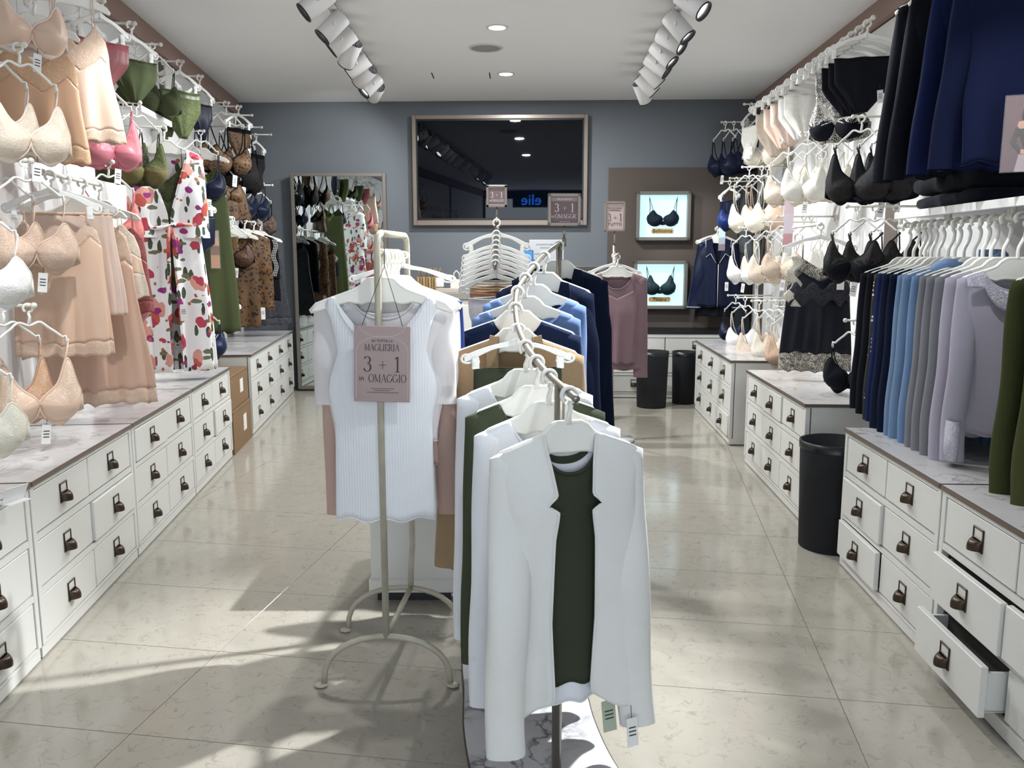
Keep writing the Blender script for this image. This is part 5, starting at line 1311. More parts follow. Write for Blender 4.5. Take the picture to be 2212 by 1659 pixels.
# floral robe and what hangs with it
p = at('L', 352, 275, 0.30) + Vector((0, 0, -0.008))
peg('L', 356, 275, 'white wall peg carrying the floral robe', 0.34)
wide_hanger(p, turn('L', 20), 0.175, 'wide white hanger carrying the floral robe')
rb = garment(p, turn('L', 20), 'long floral satin robe over the marble top', 'robe', FLOR, 'robe', sw=0.178, nk=0.06, fd=0.0, bd=0.02, dep=0.06, sleeve=(0.42, 0.062, 0.075, 0.015, 0.02), gap=lambda z: pw([(-1.3, 0.030), (-0.50, 0.004), (-0.42, 0.010), (-0.10, 0.105)], z), zh=lambda x, f: -1.245, amp=0.026, k=7, ph=0.5, L=1.145, hem_w=0.185, solid=0.003, hwf=lambda z: pw([(-1.3, 0.20), (-0.9, 0.185), (-0.50, 0.150), (-0.3, 0.165), (-0.1, 0.165)], z))
obj('belt', MB().tube([(0.152*math.sin(q), -0.060*math.cos(q), -0.49 + 0.01*math.sin(3*q)) for q in [2*PI*k/36 for k in range(36)]], 0.010, 8, flat=1.0, closed=True).tube([(0.0, -0.072, -0.49), (-0.012, -0.078, -0.56), (-0.016, -0.075, -0.66), (-0.02, -0.07, -0.78)], 0.011, 8, flat=0.5).tube([(0.0, -0.072, -0.49), (0.016, -0.078, -0.55), (0.018, -0.075, -0.64)], 0.011, 8, flat=0.5), FLOR2, rb)
price_tag(rb, 0.04, -0.08, -0.86, 0.0, 0.034, 0.085)
slip(p + Vector((0, 0, -0.004)), turn('L', 20), 'olive satin slip showing inside the open floral robe', satin('4a512f'), OLIVEL, top=0.125, bust=0.135, hem=0.14, L=0.62, strap_x=0.08, strap=0.08, vdepth=0.08, lace_hem=0.05, amp=0.008)
p2 = at('L', 432, 300, 0.27)
wide_hanger(p2, turn('L', 10), 0.16, 'wide white hanger behind the floral robe')
slip(p2, turn('L', 10), 'long olive satin gown just behind the floral robe', satin('4c5434'), OLIVEL, 'nightgown', 'nightgown', L=1.02, top=0.12, bust=0.14, hem=0.185, strap_x=0.085, strap=0.07, lace_hem=0, amp=0.016, k=6)
p3 = at('L', 292, 470, 0.16)
small_hanger(p3, turn('L', 40), 1.1, 'small white hanger carrying the floral nightdress')
slip(p3, turn('L', 40), 'short floral satin nightdress left of the floral robe', FLOR2, FLOR2, 'nightdress', 'nightdress', L=0.64, top=0.11, bust=0.125, hem=0.15, strap_x=0.085, strap=0.05, vdepth=0.07, lace_top=False, lace_hem=0, amp=0.014, k=6)
# beyond the robe
hang('L', (440, 283), 'white wall peg holding the navy padded bra', [
    ('bra', 0.30, 'navy padded bra right of the floral robe', dict(m=NAVYS, sl=0.12, sc=1.12, yaw=26, tagged=True)),
    ('bra', 0.21, 'olive satin bra half behind the floral robe', dict(m=satin('6c7645'), sl=0.11, sc=1.08, yaw=10))])
hang('L', (494, 222), 'white wall peg holding the two leopard bras', [
    ('bra', 0.30, 'leopard mesh bra nearer the peg tip, far left near the ceiling', dict(m=LEO2, m3=BLK, sl=0.12, sc=1.35, yaw=24, tagged=True)),
    ('bra', 0.20, 'leopard mesh bra nearer the wall, far left near the ceiling', dict(m=LEO2, m3=BLK, sl=0.12, sc=1.3, yaw=14))])
hang('L', (520, 230), 'white wall peg holding the leopard briefs', [('briefs', 0.30, 'leopard and black briefs right of the leopard bras', dict(m=LEO2, m2=BLK, W=0.11, h=0.21, yaw=25, tagged=True))])
hang('L', (544, 249), 'white wall peg holding the black lace longline bra', [('bra', 0.28, 'black lace longline bra on the far left wall', dict(m=BLKL, m2=BLKL, m3=BLK, tri=0.35, sl=0.12, sc=1.35, yaw=20, tagged=True))], L=0.40)
hang('L', (565, 275), 'white wall peg holding the black mesh bralette', [('bra', 0.26, 'black mesh bralette left of the last black briefs', dict(m=BLKL, m3=BLK, tri=0.6, sl=0.10, sc=1.35, yaw=6))], L=0.40)
hang('L', (585, 291), 'white wall peg holding the last black briefs', [('briefs', 0.28, 'black lace briefs hanging nearest the grey back wall', dict(m=BLKL, m2=BLK, W=0.105, h=0.25, yaw=12))], L=0.40)
hang('L', (499, 349), 'white wall peg holding the leopard camisole', [
    ('bra', 0.28, 'dark leopard bra behind the leopard camisole', dict(m=LEO, m3=BLK, sl=0.05, sc=1.0, yaw=14))])
p4 = at('L', 494, 349, 0.30) + Vector((0, 0, -0.009))
small_hanger(p4, turn('L', 55), 1.0, 'small white hanger carrying the leopard camisole')
slip(p4, turn('L', 55), 'leopard satin camisole above the leopard dress', LEO, LEO, 'camisole', 'camisole', L=0.25, top=0.12, bust=0.145, hem=0.185, strap_x=0.085, strap=0.04, vdepth=0.03, lace_top=False, lace_hem=0, amp=0.016, k=7, strap_m=BLK)
hang('L', (548, 360), 'white wall peg holding the three navy bras', [
    ('bra', 0.30, 'navy bra nearest the peg tip, above the leopard robe', dict(m=NAVYS, sl=0.10, sc=1.2, yaw=20, m3=fabric('2a2f40'))),
    ('bra', 0.225, 'navy bra in the middle of three, above the leopard robe', dict(m=NAVYS, sl=0.10, sc=1.2, yaw=16, m3=fabric('2a2f40'))),
    ('bra', 0.15, 'navy bra nearest the wall, above the leopard robe', dict(m=NAVYS, sl=0.10, sc=1.2, yaw=10, m3=fabric('2a2f40')))])
hang('L', (588, 400), 'white wall peg holding the black dotted mesh bra', [('bra', 0.28, 'black dotted mesh bra nearest the mirror', dict(m=lace('1a1a1f', '8a7363'), m3=BLK, sl=0.09, sc=1.25, yaw=26, tagged=True))], L=0.40)
hang('L', (441, 408), 'white wall peg holding the navy satin shorts', [('briefs', 0.28, 'navy satin shorts right of the floral robe', dict(m=NAVYS, W=0.11, h=0.22, leg=0.75, yaw=26, seed=2))])
hang('L', (460, 520), 'white wall peg holding the navy satin short pyjama', [('briefs', 0.26, 'dark navy satin shorts below the first navy pair', dict(m=satin('10172c'), W=0.12, h=0.20, leg=0.75, yaw=26, seed=4))])
acrylic_card(at('L', 462, 497, 0.34), turn('L', 28), 0.060, 0.235, 'clear card holder with a tan photo, right of the floral robe', [('b98a6a', 0.0, 0.35), ('7d5a48', 0.35, 0.6), ('cfa283', 0.6, 0.82), ('a9a49c', 0.82, 1.0)])
acrylic_card(at('L', 560, 455, 0.30), turn('L', 28), 0.050, 0.20, 'narrow clear card holder above the leopard robe', [('8d8a8c', 0.0, 0.3), ('b59a96', 0.3, 0.62), ('a9a7ab', 0.62, 1.0)])
# leopard rail
a_ = at('L', 497, 470, 0.31); z_ = a_.z
_, rl = arm_rail(a_, a_ + UL*1.15, 'white rail carrying the leopard clothes')
G = 'leopard clothes on the far rail'
p = rl(0.05); wide_hanger(p, turn('L', 14), 0.165, 'wide white hanger carrying the leopard nightdress')
slip(p, turn('L', 14), 'leopard satin nightdress at the front of the far rail', LEO, LEO, 'nightdress', 'nightdress', L=0.60, top=0.125, bust=0.15, hem=0.165, strap_x=0.10, strap=0.05, vdepth=0.10, lace_top=False, lace_hem=0, amp=0.014, k=6, group=G, strap_m=BLK)
bra(rl(0.0) + Vector((0, 0, 0.0)), turn('L', 24), 'brown mesh bra hung before the leopard nightdress', m=leopard('brown_mesh', '54392b', '2b1c15', 60), m3=BLK, sl=0.06, sc=1.15, tagged=True)
p = rl(0.40); wide_hanger(p, turn('L', 14), 0.17, 'wide white hanger carrying the leopard robe')
rb2 = garment(p, turn('L', 14), 'leopard satin robe behind the leopard nightdress', 'robe', leopard('leopard_dark', '6b4d30', '1a110c', 42), 'robe', sw=0.17, nk=0.06, fd=0, bd=0.02, dep=0.05, sleeve=(0.42, 0.06, 0.062, 0.02, 0.0), gap=lambda z: pw([(-0.8, 0.03), (-0.1, 0.05)], z), amp=0.016, k=6, L=0.55, hem_w=0.19, group=G)
price_tag(rb2, 0.10, -0.06, -0.60, 0, 0.034, 0.09)
p = rl(0.70); wide_hanger(p, turn('L', 14), 0.17, 'wide white hanger carrying the black pearl-edged top')
tp_ = garment(p, turn('L', 14), 'black top with pearl edging behind the leopard robe', 'top', BLK, 'top', sw=0.165, nk=0.08, fd=0.10, bd=0.02, L=0.50, amp=0.012, k=6, sleeve=(0.30, 0.055, 0.055, 0.02, 0.0), group=G)
PEARL = mat('pearl_beads', 'e6e2da', 0.3)
mb = MB()
for r in range(3):
    for k in range(22): mb.ball((0.135 + 0.012*r + 0.01*math.sin(k*0.5), -0.045, -0.13 - k*0.013), 0.0045, 4)
bd_ = obj('pearl_edging', mb, PEARL, tp_)
p = rl(0.93); wide_hanger(p, turn('L', 14), 0.17, 'wide white hanger carrying the grey mesh gown')
slip(p, turn('L', 14), 'long grey mesh gown nearest the mirror on the far rail', lace('2b2d33', '4a4c52'), lace('55565c', '2a2b30'), 'nightgown', 'nightgown', L=0.66, top=0.14, bust=0.16, hem=0.22, strap_x=0.11, strap=0.05, lace_hem=0.04, amp=0.014, k=7, group=G)
hang('L', (501, 628), 'white wall peg holding the brown mesh briefs', [
    ('briefs', 0.29, 'brown mesh briefs nearest the peg tip, under the leopard dress', dict(m=lace('3a2822', '241916'), W=0.10, h=0.15, yaw=18, sc=0.95)),
    ('briefs', 0.21, 'brown mesh briefs in the middle of three, under the leopard dress', dict(m=lace('3a2822', '241916'), W=0.10, h=0.15, yaw=14, sc=0.95, seed=2)),
    ('briefs', 0.14, 'brown mesh briefs nearest the wall, under the leopard dress', dict(m=lace('3a2822', '241916'), W=0.10, h=0.15, yaw=8, sc=0.95, seed=3))])
hang('L', (452, 655), 'white wall peg holding the low navy bra', [('bra', 0.28, 'navy bra hanging low beside the cardboard boxes', dict(m=NAVYB, m3=NAVYS, sl=0.06, sc=1.15, yaw=20, tagged=True))])
# cardboard boxes between the cabinets
M_KRAFT = mat('kraft_cardboard', '836749', 0.8, bump=0.15, bscale=80, var=0.08, vscale=5)
M_TAPE = mat('packing_tape', 'b89a74', 0.3)
def carton(z0, h, label, dy):
    q = on('L', (5.24 - 0.048)/UL.y, LO + dy, z0)
    t = thing('cardboard_box', label, 'box', q, RZ_L, 'cardboard boxes between the cabinets')
    obj('carton', MB().rbox(-0.265, 0.265, 0, 0.38, 0, h, 0.003, 1), M_KRAFT, t)
    obj('tape', MB().box(-0.266, 0.266, 0.185, 0.235, h - 0.0005, h + 0.0008).box(-0.2665, -0.265, 0.185, 0.235, h - 0.08, h), M_TAPE, t)
    obj('shipping_label', MB().box(0.02, 0.11, -0.0012, 0.0, h*0.35, h*0.75), M_TAG, t)
    obj('flap_seam', MB().box(-0.265, 0.265, -0.0010, 0.0, h - 0.014, h - 0.011), mat('cardboard_edge', '6f573d', 0.9), t)
carton(0.0, 0.265, 'lower cardboard box standing on the floor between cabinets', 0.0)
carton(0.267, 0.215, 'upper cardboard box stacked on another between cabinets', -0.012)

# more lingerie beside the camera, seen in the mirror
for k, (y_, z_, lab, m, m3) in enumerate([(2.15, 1.95, 'black bra in the mirror, high on the left wall', BLK, BLK), (1.75, 1.95, 'tan bra beside the camera, high on the left wall', NUDE, NUDE), (1.35, 1.95, 'black lace bra beside the camera, high on the left wall', BLKL, BLK), (0.95, 1.95, 'black bra nearest the entrance, high on the left wall', BLK, BLK),
        (1.75, 1.45, 'black bra beside the camera, low on the left wall', BLK, BLK), (1.35, 1.45, 'tan bra beside the camera, low on the left wall', NUDE, NUDE), (0.95, 1.45, 'black lace bra beside the camera, low on the left wall', BLKL, BLK), (0.55, 1.45, 'tan lace bra nearest the entrance, low on the left wall', BEIGEL, BEIGE)]):
    q = on('L', y_, 0.32, z_); t = thing('display_peg', 'white wall peg holding the ' + lab, 'peg', q - NL*0.304, RZ_L, 'white pegs on the wall panels')
    obj('rod', CACHE[('rod', 0.32)], M_PEG, t); obj('knob', CACHE['knob'], M_PEG, t, (0, -0.304, 0)); obj('wall_plate', CACHE['plate'], M_PEG, t)
    bra(q - NL*0.03 + Vector((0, 0, -0.0085)), RZ_L, lab, m, m3=m3, sc=1.2)

# small tent card lying on the near worktop
tc2 = thing('tent_card', 'small white tent card on the near left worktop', 'card', at_y(2, 1000, 2.16) + Vector((0.02, 0, 0)), RZ_L - 0.4)
tc2.location.z = HC + 0.0015
obj('card', MB().prism([(-0.035, 0), (0.035, 0), (0.035, 0.05), (-0.035, 0.05)], -0.002, 0.0), M_TAG, tc2, None, (0.45, 0, 0)); obj('card_foot', MB().box(-0.035, 0.035, -0.03, 0.03, 0, 0.002), M_TAG, tc2)
# ------------------------------------------------------------------ right wall, far to near
WHT, WHTL, IVORY, IVORYL = fabric('e9e7e2'), lace('f2f0ea', 'e0dcd2'), satin('ece6d6'), lace('efe9dc', 'd9cfbc')
BEI, BEIL, SKIN = satin('dcc7b2'), lace('e4d2c0', 'cdb39c'), satin('cfae98')
hang('R', (1559, 264), 'white wall peg holding the navy bras by the back wall', [
    ('bra', 0.33, 'navy bra nearest the peg tip by the back wall', dict(m=NAVYS, m3=fabric('10182e'), sl=0.11, sc=1.25, yaw=16, tagged=True)),
    ('bra', 0.26, 'navy bra in the middle of three by the back wall', dict(m=NAVYS, m3=fabric('10182e'), sl=0.11, sc=1.2, yaw=10)),
    ('bra', 0.19, 'navy bra nearest the wall by the back wall', dict(m=NAVYS, m3=fabric('10182e'), sl=0.11, sc=1.2, yaw=6))], L=0.36)
hang('R', (1608, 225), 'white wall peg holding the white lace top near the ceiling', [
    ('briefs', 0.31, 'white lace briefs hanging in front of a wall leaflet', dict(m=WHTL, W=0.10, h=0.24, yaw=6, tagged=True)),
    ('bra', 0.20, 'cream lace crop top close to the far right wall', dict(m=IVORYL, m2=IVORYL, m3=IVORY, tri=0.7, sl=0.05, sc=1.35, yaw=24))], L=0.36)
shelf('R', 1640, 322, 0.20, 0.55, 'white wall shelf under the cream lace crop top')
shelf('R', 1590, 350, 0.24, 0.50, 'white wall shelf just right of the navy bras')
lf = thing('wall_leaflet', 'white leaflet leaning on the shelf behind white briefs', 'leaflet', at('R', 1612, 340, 0.22), RZ_R - 0.35)
obj('paper', MB().box(-0.06, 0.06, -0.002, 0.002, 0, 0.30), M_TAG, lf); obj('print', MB().box(-0.045, 0.045, -0.003, -0.002, 0.03, 0.035).box(-0.045, 0.045, -0.003, -0.002, 0.06, 0.066).box(-0.045, 0.03, -0.003, -0.002, 0.09, 0.095), mat('grey_print', '8c8f98', 0.7), lf)
hang('R', (1604, 361), 'white wall peg holding the nude bras', [
    ('bra', 0.31, 'ivory satin bra nearest the peg tip, far right', dict(m=IVORY, m3=satin('e6dcc8'), tri=0.4, sl=0.13, sc=1.2, yaw=26)),
    ('bra', 0.22, 'pale beige bra second on the nude peg', dict(m=lace('e6d5c6', 'd8c3b2'), m3=BEI, sl=0.13, sc=1.2, yaw=26, tagged=True)),
    ('bra', 0.18, 'nude satin bra close to the wall on the nude peg', dict(m=SKIN, sl=0.13, sc=1.25, yaw=26))], L=0.36)
hang('R', (1563, 392), 'white wall peg holding the navy briefs', [('briefs', 0.31, 'navy briefs left of the royal blue bra', dict(m=NAVYS, W=0.10, h=0.22, yaw=18))], L=0.36)
hang('R', (1577, 385), 'white wall peg holding the royal blue bra', [('bra', 0.31, 'royal blue satin bra below the navy bras', dict(m=satin('1c3170'), m3=NAVYS, sl=0.10, sc=1.2, yaw=26)),
    ('bra', 0.22, 'dark navy bra behind the royal blue one', dict(m=NAVYS, sl=0.10, sc=1.2, yaw=20))], L=0.36)
# ceiling-high row of briefs on a rail along the wall
a_ = at('R', 1886, 38, 0.30)
_, rr = arm_rail(a_, a_ + UR*2.05, 'white rail along the right wall near the ceiling')
G = 'briefs on the ceiling rail'
row = [(0.035, 'black high-waist briefs nearest the camera on the ceiling rail', fabric('14151c'), 0.135, 0.245), (0.085, 'black high-waist briefs second on the ceiling rail', fabric('15161d'), 0.13, 0.235), (0.135, 'black high-waist briefs third on the ceiling rail', fabric('121319'), 0.13, 0.23), (0.19, 'black and white lace briefs fourth on the ceiling rail', lace('d9d6cf', '15151a'), 0.125, 0.22),
       (0.47, 'white high-waist lace briefs in the middle of the ceiling rail', WHTL, 0.13, 0.24), (0.53, 'white smooth briefs behind the white lace pair', WHT, 0.13, 0.24), (0.62, 'blush lace briefs on the ceiling rail', lace('e3cdbf', 'd2b5a4'), 0.13, 0.25), (0.70, 'blush briefs next to the blush lace pair', satin('dcc2b2'), 0.13, 0.25), (0.80, 'pale beige lace briefs farthest on the ceiling rail', lace('dfcfc0', 'cbb6a4'), 0.13, 0.27)]
for i, (f_, lab, m, W, h) in enumerate(row):
    briefs(rr(f_), turn('R', 12), lab, m, W=W, h=h, leg=0.45, hw=0.165, seed=i, tagged=i in (0, 6), group=G)
for k, f_ in enumerate((0.26, 0.32, 0.38)):
    clip_hanger(rr(f_), turn('R', 8), 0.165, ['empty white clip hanger nearest the black briefs on the ceiling rail', 'empty white clip hanger in the middle of the ceiling rail', 'empty white clip hanger nearest the white briefs on the ceiling rail'][k])
hang('R', (1800, 150), 'white wall peg holding the black and white lace bra', [('bra', 0.24, 'black bra edged with white lace under the black briefs', dict(m=fabric('16171e'), m2=lace('e6e2d8', '1a1a20'), m3=lace('e6e2d8', '1a1a20'), tri=0.45, sl=0.045, sc=1.2, yaw=30))], L=0.28)
hang('R', (1731, 287), 'white wall peg holding the bright white bras', [
    ('bra', 0.31, 'bright white lace bra nearest the peg tip', dict(m=lace('f3f1ea', 'e8e4d8'), m3=IVORY, tri=0.35, sl=0.075, sc=1.15, yaw=28, tagged=True, wide_strap=True)),
    ('bra', 0.215, 'ivory bra in the middle beside the bright white one', dict(m=IVORY, m3=IVORY, tri=0.5, sl=0.075, sc=1.12, yaw=26, wide_strap=True)),
    ('bra', 0.155, 'ivory bra close to the wall beside two others', dict(m=IVORYL, m3=IVORY, tri=0.4, sl=0.075, sc=1.1, yaw=26))], L=0.35)
hang('R', (1690, 308), 'white wall peg holding the pale lace balconette bra', [('bra', 0.31, 'pale beige lace balconette bra left of the bright white bra', dict(m=lace('eadfd0', 'd9c8b6'), m3=BEI, tri=0.3, sl=0.075, sc=1.15, yaw=28, tagged=True)),
    ('bra', 0.20, 'cream bra behind the pale balconette bra', dict(m=IVORYL, sl=0.075, sc=1.1, yaw=22))], L=0.35)
hang('R', (1843, 252), 'white wall peg holding the black lace bras', [
    ('bra', 0.31, 'black lace bra with brown cups, nearest the peg tip', dict(m=lace('15151a', '2a2422'), m2=lace('101116', '1f1e20'), m3=fabric('101116'), tri=0.7, sl=0.05, sc=1.2, yaw=28, wide_strap=True)),
    ('bra', 0.20, 'black lace bra with brown cups, behind the first', dict(m=lace('15151a', '2a2422'), m2=lace('101116', '1f1e20'), m3=fabric('101116'), tri=0.7, sl=0.05, sc=1.2, yaw=28, wide_strap=True, tagged=True)),
    ('bra', 0.15, 'black lace bra closest to the black jumpers', dict(m=lace('101116', '1f1e20'), m2=lace('101116', '1f1e20'), m3=fabric('101116'), tri=0.6, sl=0.05, sc=1.15, yaw=24))], L=0.35)
hang('R', (1680, 468), 'white wall peg holding the beige lace padded bra', [('bra', 0.31, 'beige lace padded bra beside the black slip', dict(m=BEIL, m3=BEI, sl=0.10, sc=1.15, yaw=28, tagged=True)),
    ('bra', 0.20, 'white lace bra behind the beige padded bra', dict(m=WHTL, m3=IVORY, tri=0.4, sl=0.09, sc=1.15, yaw=20)),
    ('bra', 0.155, 'white soft bra closest to the wall by the black slip', dict(m=WHT, m3=IVORY, tri=0.4, sl=0.09, sc=1.1, yaw=20))], L=0.36)
hang('R', (1597, 492), 'white wall peg holding the white and cream bras', [
    ('bra', 0.32, 'white soft bra beside the navy pyjama shirt', dict(m=WHT, m3=fabric('ecebe8'), tri=0.5, sl=0.09, sc=1.15, yaw=20, tagged=True)),
    ('bra', 0.22, 'cream lace bra next to the white soft bra', dict(m=lace('eee0cc', 'dfc9ae'), m3=IVORY, tri=0.35, sl=0.09, sc=1.15, yaw=24, tagged=True)),
    ('bra', 0.155, 'blush lace bra third from the pyjama shirt', dict(m=lace('e8d2c4', 'd6b8a6'), m3=BEI, tri=0.3, sl=0.09, sc=1.15, yaw=24))], L=0.37)
hang('R', (1595, 643), 'white wall peg holding the white padded bra low down', [
    ('bra', 0.32, 'white padded bra hanging low by the pyjama shirt', dict(m=fabric('eae6e8'), m3=fabric('e6e2da'), sl=0.10, sc=1.15, yaw=22, tagged=True))], L=0.37)
hang('R', (1624, 650), 'white wall peg holding the low beige bras', [
    ('bra', 0.32, 'beige lace bra hanging low over the marble top', dict(m=BEIL, m2=lace('eadccb', 'd6bfaa'), m3=BEI, tri=0.35, sl=0.09, sc=1.25, yaw=26)),
    ('bra', 0.21, 'beige mesh bra second among the low bras', dict(m=lace('dcc6b2', 'c9ab94'), m3=BEI, tri=0.3, sl=0.09, sc=1.25, yaw=24)),
    ('bra', 0.155, 'nude moulded bra closest to the wall among low bras', dict(m=SKIN, m3=IVORY, sl=0.09, sc=1.2, yaw=24))], L=0.37)
hang('R', (1680, 663), 'white wall peg holding the nude mesh bra behind the slip', [('bra', 0.30, 'nude mesh bra left of the black slip', dict(m=lace('d9bba4', 'c59f86'), m3=BEI, tri=0.3, sl=0.07, sc=1.15, yaw=24))], L=0.37)
hang('R', (1648, 480), 'white wall peg holding the cream scalloped bras', [
    ('bra', 0.31, 'cream scalloped lace bra between the white and beige bras', dict(m=lace('ecdfcd', 'dac6b0'), m3=IVORY, tri=0.3, sl=0.10, sc=1.15, yaw=24)),
    ('bra', 0.20, 'sand lace bra behind the cream scalloped one', dict(m=BEIL, m3=BEI, tri=0.3, sl=0.10, sc=1.12, yaw=20))], L=0.36)
hang('R', (1655, 650), 'white wall peg holding the ivory soft bras low down', [
    ('bra', 0.31, 'ivory soft bra low beside the nude mesh bra', dict(m=IVORYL, m3=IVORY, tri=0.35, sl=0.09, sc=1.15, yaw=24, tagged=True)),
    ('bra', 0.20, 'sand soft bra behind the low ivory one', dict(m=BEI, m3=IVORY, tri=0.3, sl=0.09, sc=1.12, yaw=20))], L=0.36)
hang('R', (1573, 638), 'white wall peg holding the low navy padded bra', [('bra', 0.30, 'navy padded bra half behind the white padded bra', dict(m=satin('111c3a'), sl=0.09, sc=1.15, yaw=14))], L=0.36)
acrylic_card(at('R', 1706, 430, 0.36), turn('R', 26), 0.062, 0.27, 'tall clear card holder with pink print among the white bras', [('c58c92', 0.0, 0.25), ('d9c9d4', 0.25, 0.7), ('d8bfc6', 0.7, 1.0)])
acrylic_card(at('R', 1561, 478, 0.36), turn('R', 20), 0.058, 0.24, 'clear card holder with pale blue print before the pyjama shirt', [('6d5560', 0.0, 0.22), ('93a0ac', 0.22, 0.45), ('bcd4dd', 0.45, 1.0)])
# navy pyjama on a short rail
p = at('R', 1553, 494, 0.34)
peg('R', 1551, 490, 'white wall peg carrying the navy pyjama shirt', 0.38)
clip_hanger(p + UR*0.08, turn('R', -4), 0.17, 'white clip hanger behind the navy pyjama shirt')
wide_hanger(p, turn('R', 10), 0.16, 'wide white hanger carrying the navy pyjama shirt')
PJ = satin('0f1732')
pj = garment(p, turn('R', 10), 'navy satin pyjama shirt with white piping', 'pyjama shirt', PJ, 'pyjama_shirt', sw=0.165, nk=0.06, fd=0, bd=0.02, dep=0.045, sleeve=(0.56, 0.062, 0.058, 0.075, 0.0), gap=lambda z: pw([(-0.8, 0.004), (-0.30, 0.006), (-0.08, 0.055)], z), amp=0.012, k=5, L=0.56, hem_w=0.20)
PIPE = mat('white_piping', 'd9d9de', 0.6)
for s in (-1, 1):
    o = obj('lapel', MB().prism([(s*x, z) for x, z in [(0.058, -0.085), (0.032, -0.20), (0.012, -0.29), (0.062, -0.21), (0.100, -0.24), (0.098, -0.10)]], -0.052, -0.046), PJ, pj)
    obj('piping', MB().tube([(s*0.100, -0.053, -0.24), (s*0.062, -0.053, -0.21), (s*0.014, -0.053, -0.29)], 0.0028, 6).tube([(s*0.106, -0.05, -0.09), (s*0.102, -0.053, -0.16)], 0.0028, 6), PIPE, pj)
obj('front_piping', MB().tube([(0.006, -0.056, -0.30), (0.008, -0.058, -0.66)], 0.003, 6), PIPE, pj)
for s in (-1, 1): obj('cuff_piping', MB().tube([(s*0.189 + 0.060*math.cos(q), 0.037*math.sin(q), -0.123 - 0.545) for q in [2*PI*k/20 for k in range(20)]], 0.003, 6, closed=True), PIPE, pj)
price_tag(pj, 0.08, -0.06, -0.42, 0, 0.03, 0.075)
sk = thing('lace_shorts', 'black lace shorts showing below the navy pyjama shirt', 'shorts', p + UR*0.05, turn('R', 10))
mb, _ = wrap(lambda x, f: -0.40, lambda x, f: -0.745 - 0.006*abs(math.sin(60*x)), lambda z: 0.14 if z is None else (0.165 if z < -5 else lerp(0.14, 0.165, sst(-0.4, -0.74, z))), lambda z: 0.03, amp=0.012, k=7)
obj('body', mb, lace('0f1016', '1b1d24'), sk, solid=0.002)
# black slip with lace
p = at('R', 1775, 487, 0.36)
a_ = at('R', 1772, 484, 0.36)
arm_rail(a_, a_ + UR*0.5, 'white rail carrying the black lace slip')
clip_hanger(p + UR*0.02, turn('R', 10), 0.175, 'white clip hanger over the black lace slip').location.z -= 0.006
BS = satin('10121c')
sl_ = slip(p + Vector((0, 0, -0.008)), turn('R', 10), 'black satin slip with ivory lace over the marble top', BS, lace('cfc8ba', '14141a'), L=0.60, top=0.145, bust=0.155, hem=0.185, strap_x=0.085, strap=0.06, vdepth=0.055, lace_hem=0.10, amp=0.012, k=6, bust_h=0.06)
obj('waist_lace', MB().grid(lambda i, j: (0.158*math.sin(-1.3 + 2.6*i/24), -0.040*math.cos(-1.3 + 2.6*i/24) - 0.016, -0.30 - 0.09*j/4 - 0.02*math.sin(i*1.1)), 24, 4), lace('3a3a42', '15161c'), sl_, solid=0.001)
obj('cup_lace', MB().grid(lambda i, j: (-0.155 + 0.05*j/4 + 0.02*math.sin(i*0.7), -0.030 - 0.012*j/4, -0.15 - 0.26*i/20), 20, 4), lace('e2dccd', '9a958a'), sl_, solid=0.001)
price_tag(sl_, 0.10, -0.055, -0.20, 0, 0.036, 0.09)
hang('R', (1830, 446), 'white wall peg holding the black padded bras', [
    ('bra', 0.33, 'black padded bra in front of the black slip', dict(m=fabric('0f1118'), m2=BLKL, m3=BLKL, tri=0.35, sl=0.045, sc=1.15, yaw=28, wide_strap=True, tagged=True)),
    ('bra', 0.25, 'black padded bra second beside the black slip', dict(m=fabric('0f1118'), m2=BLKL, m3=BLKL, tri=0.35, sl=0.045, sc=1.15, yaw=26, wide_strap=True)),
    ('bra', 0.155, 'black padded bra closest to the row of dark tops', dict(m=fabric('0f1118'), m2=BLKL, m3=BLKL, tri=0.35, sl=0.045, sc=1.15, yaw=24, wide_strap=True))], L=0.38)
hang('R', (1826, 692), 'white wall peg holding the low black bra', [('bra', 0.33, 'black bra hanging low beside the dark navy tops', dict(m=fabric('0e1016'), sl=0.06, sc=1.15, yaw=20))], L=0.38)
# shelf with garment rails beneath
sa, sb = at('R', 1938, 468, 0.38), at('R', 2212, 430, 0.38)
sh = thing('long_wall_shelf', 'long white shelf above the row of hanging tops', 'shelf', (sa.x, sa.y, sa.z), RZ_R)
SL = (sa - sb).length + 0.6
obj('board', MB().rbox(0.0, SL, 0.0, 0.36, -0.004, 0.016, 0.002, 1), M_WALLW, sh)
obj('lip', MB().rbox(0.0, SL, -0.012, 0.0, -0.012, 0.016, 0.002, 1), mat('shelf_lip', 'e6e5e2', 0.35), sh)
OFFR = 0.34
def rail_piece(s0, s1, z, label):
    a, b = on('R', s0, OFFR, z), on('R', s1, OFFR, z)
    t = thing('garment_rail', label, 'rail', a, 0, 'short rails under the long shelf'); d = b - a
    obj('bar', MB().tube([(0, 0, 0), d], 0.0085, 12), M_PEG, t)
    for q in (Vector((0, 0, 0)), d): obj('bracket', MB().tube([q + Vector((0, 0, 0.05)), q + Vector((0.0, 0, 0.012)), q + Vector((0, 0, 0))], 0.009, 10).ball(q, 0.012, 6), M_PEG, t)
    return t
zr = 1.322
rail_piece(3.02, 3.42, zr, 'short white rail carrying the dark navy tops')
rail_piece(2.60, 3.00, zr, 'short white rail carrying the blue and grey tops')
rail_piece(1.75, 2.58, zr, 'short white rail carrying the lavender and olive tops')
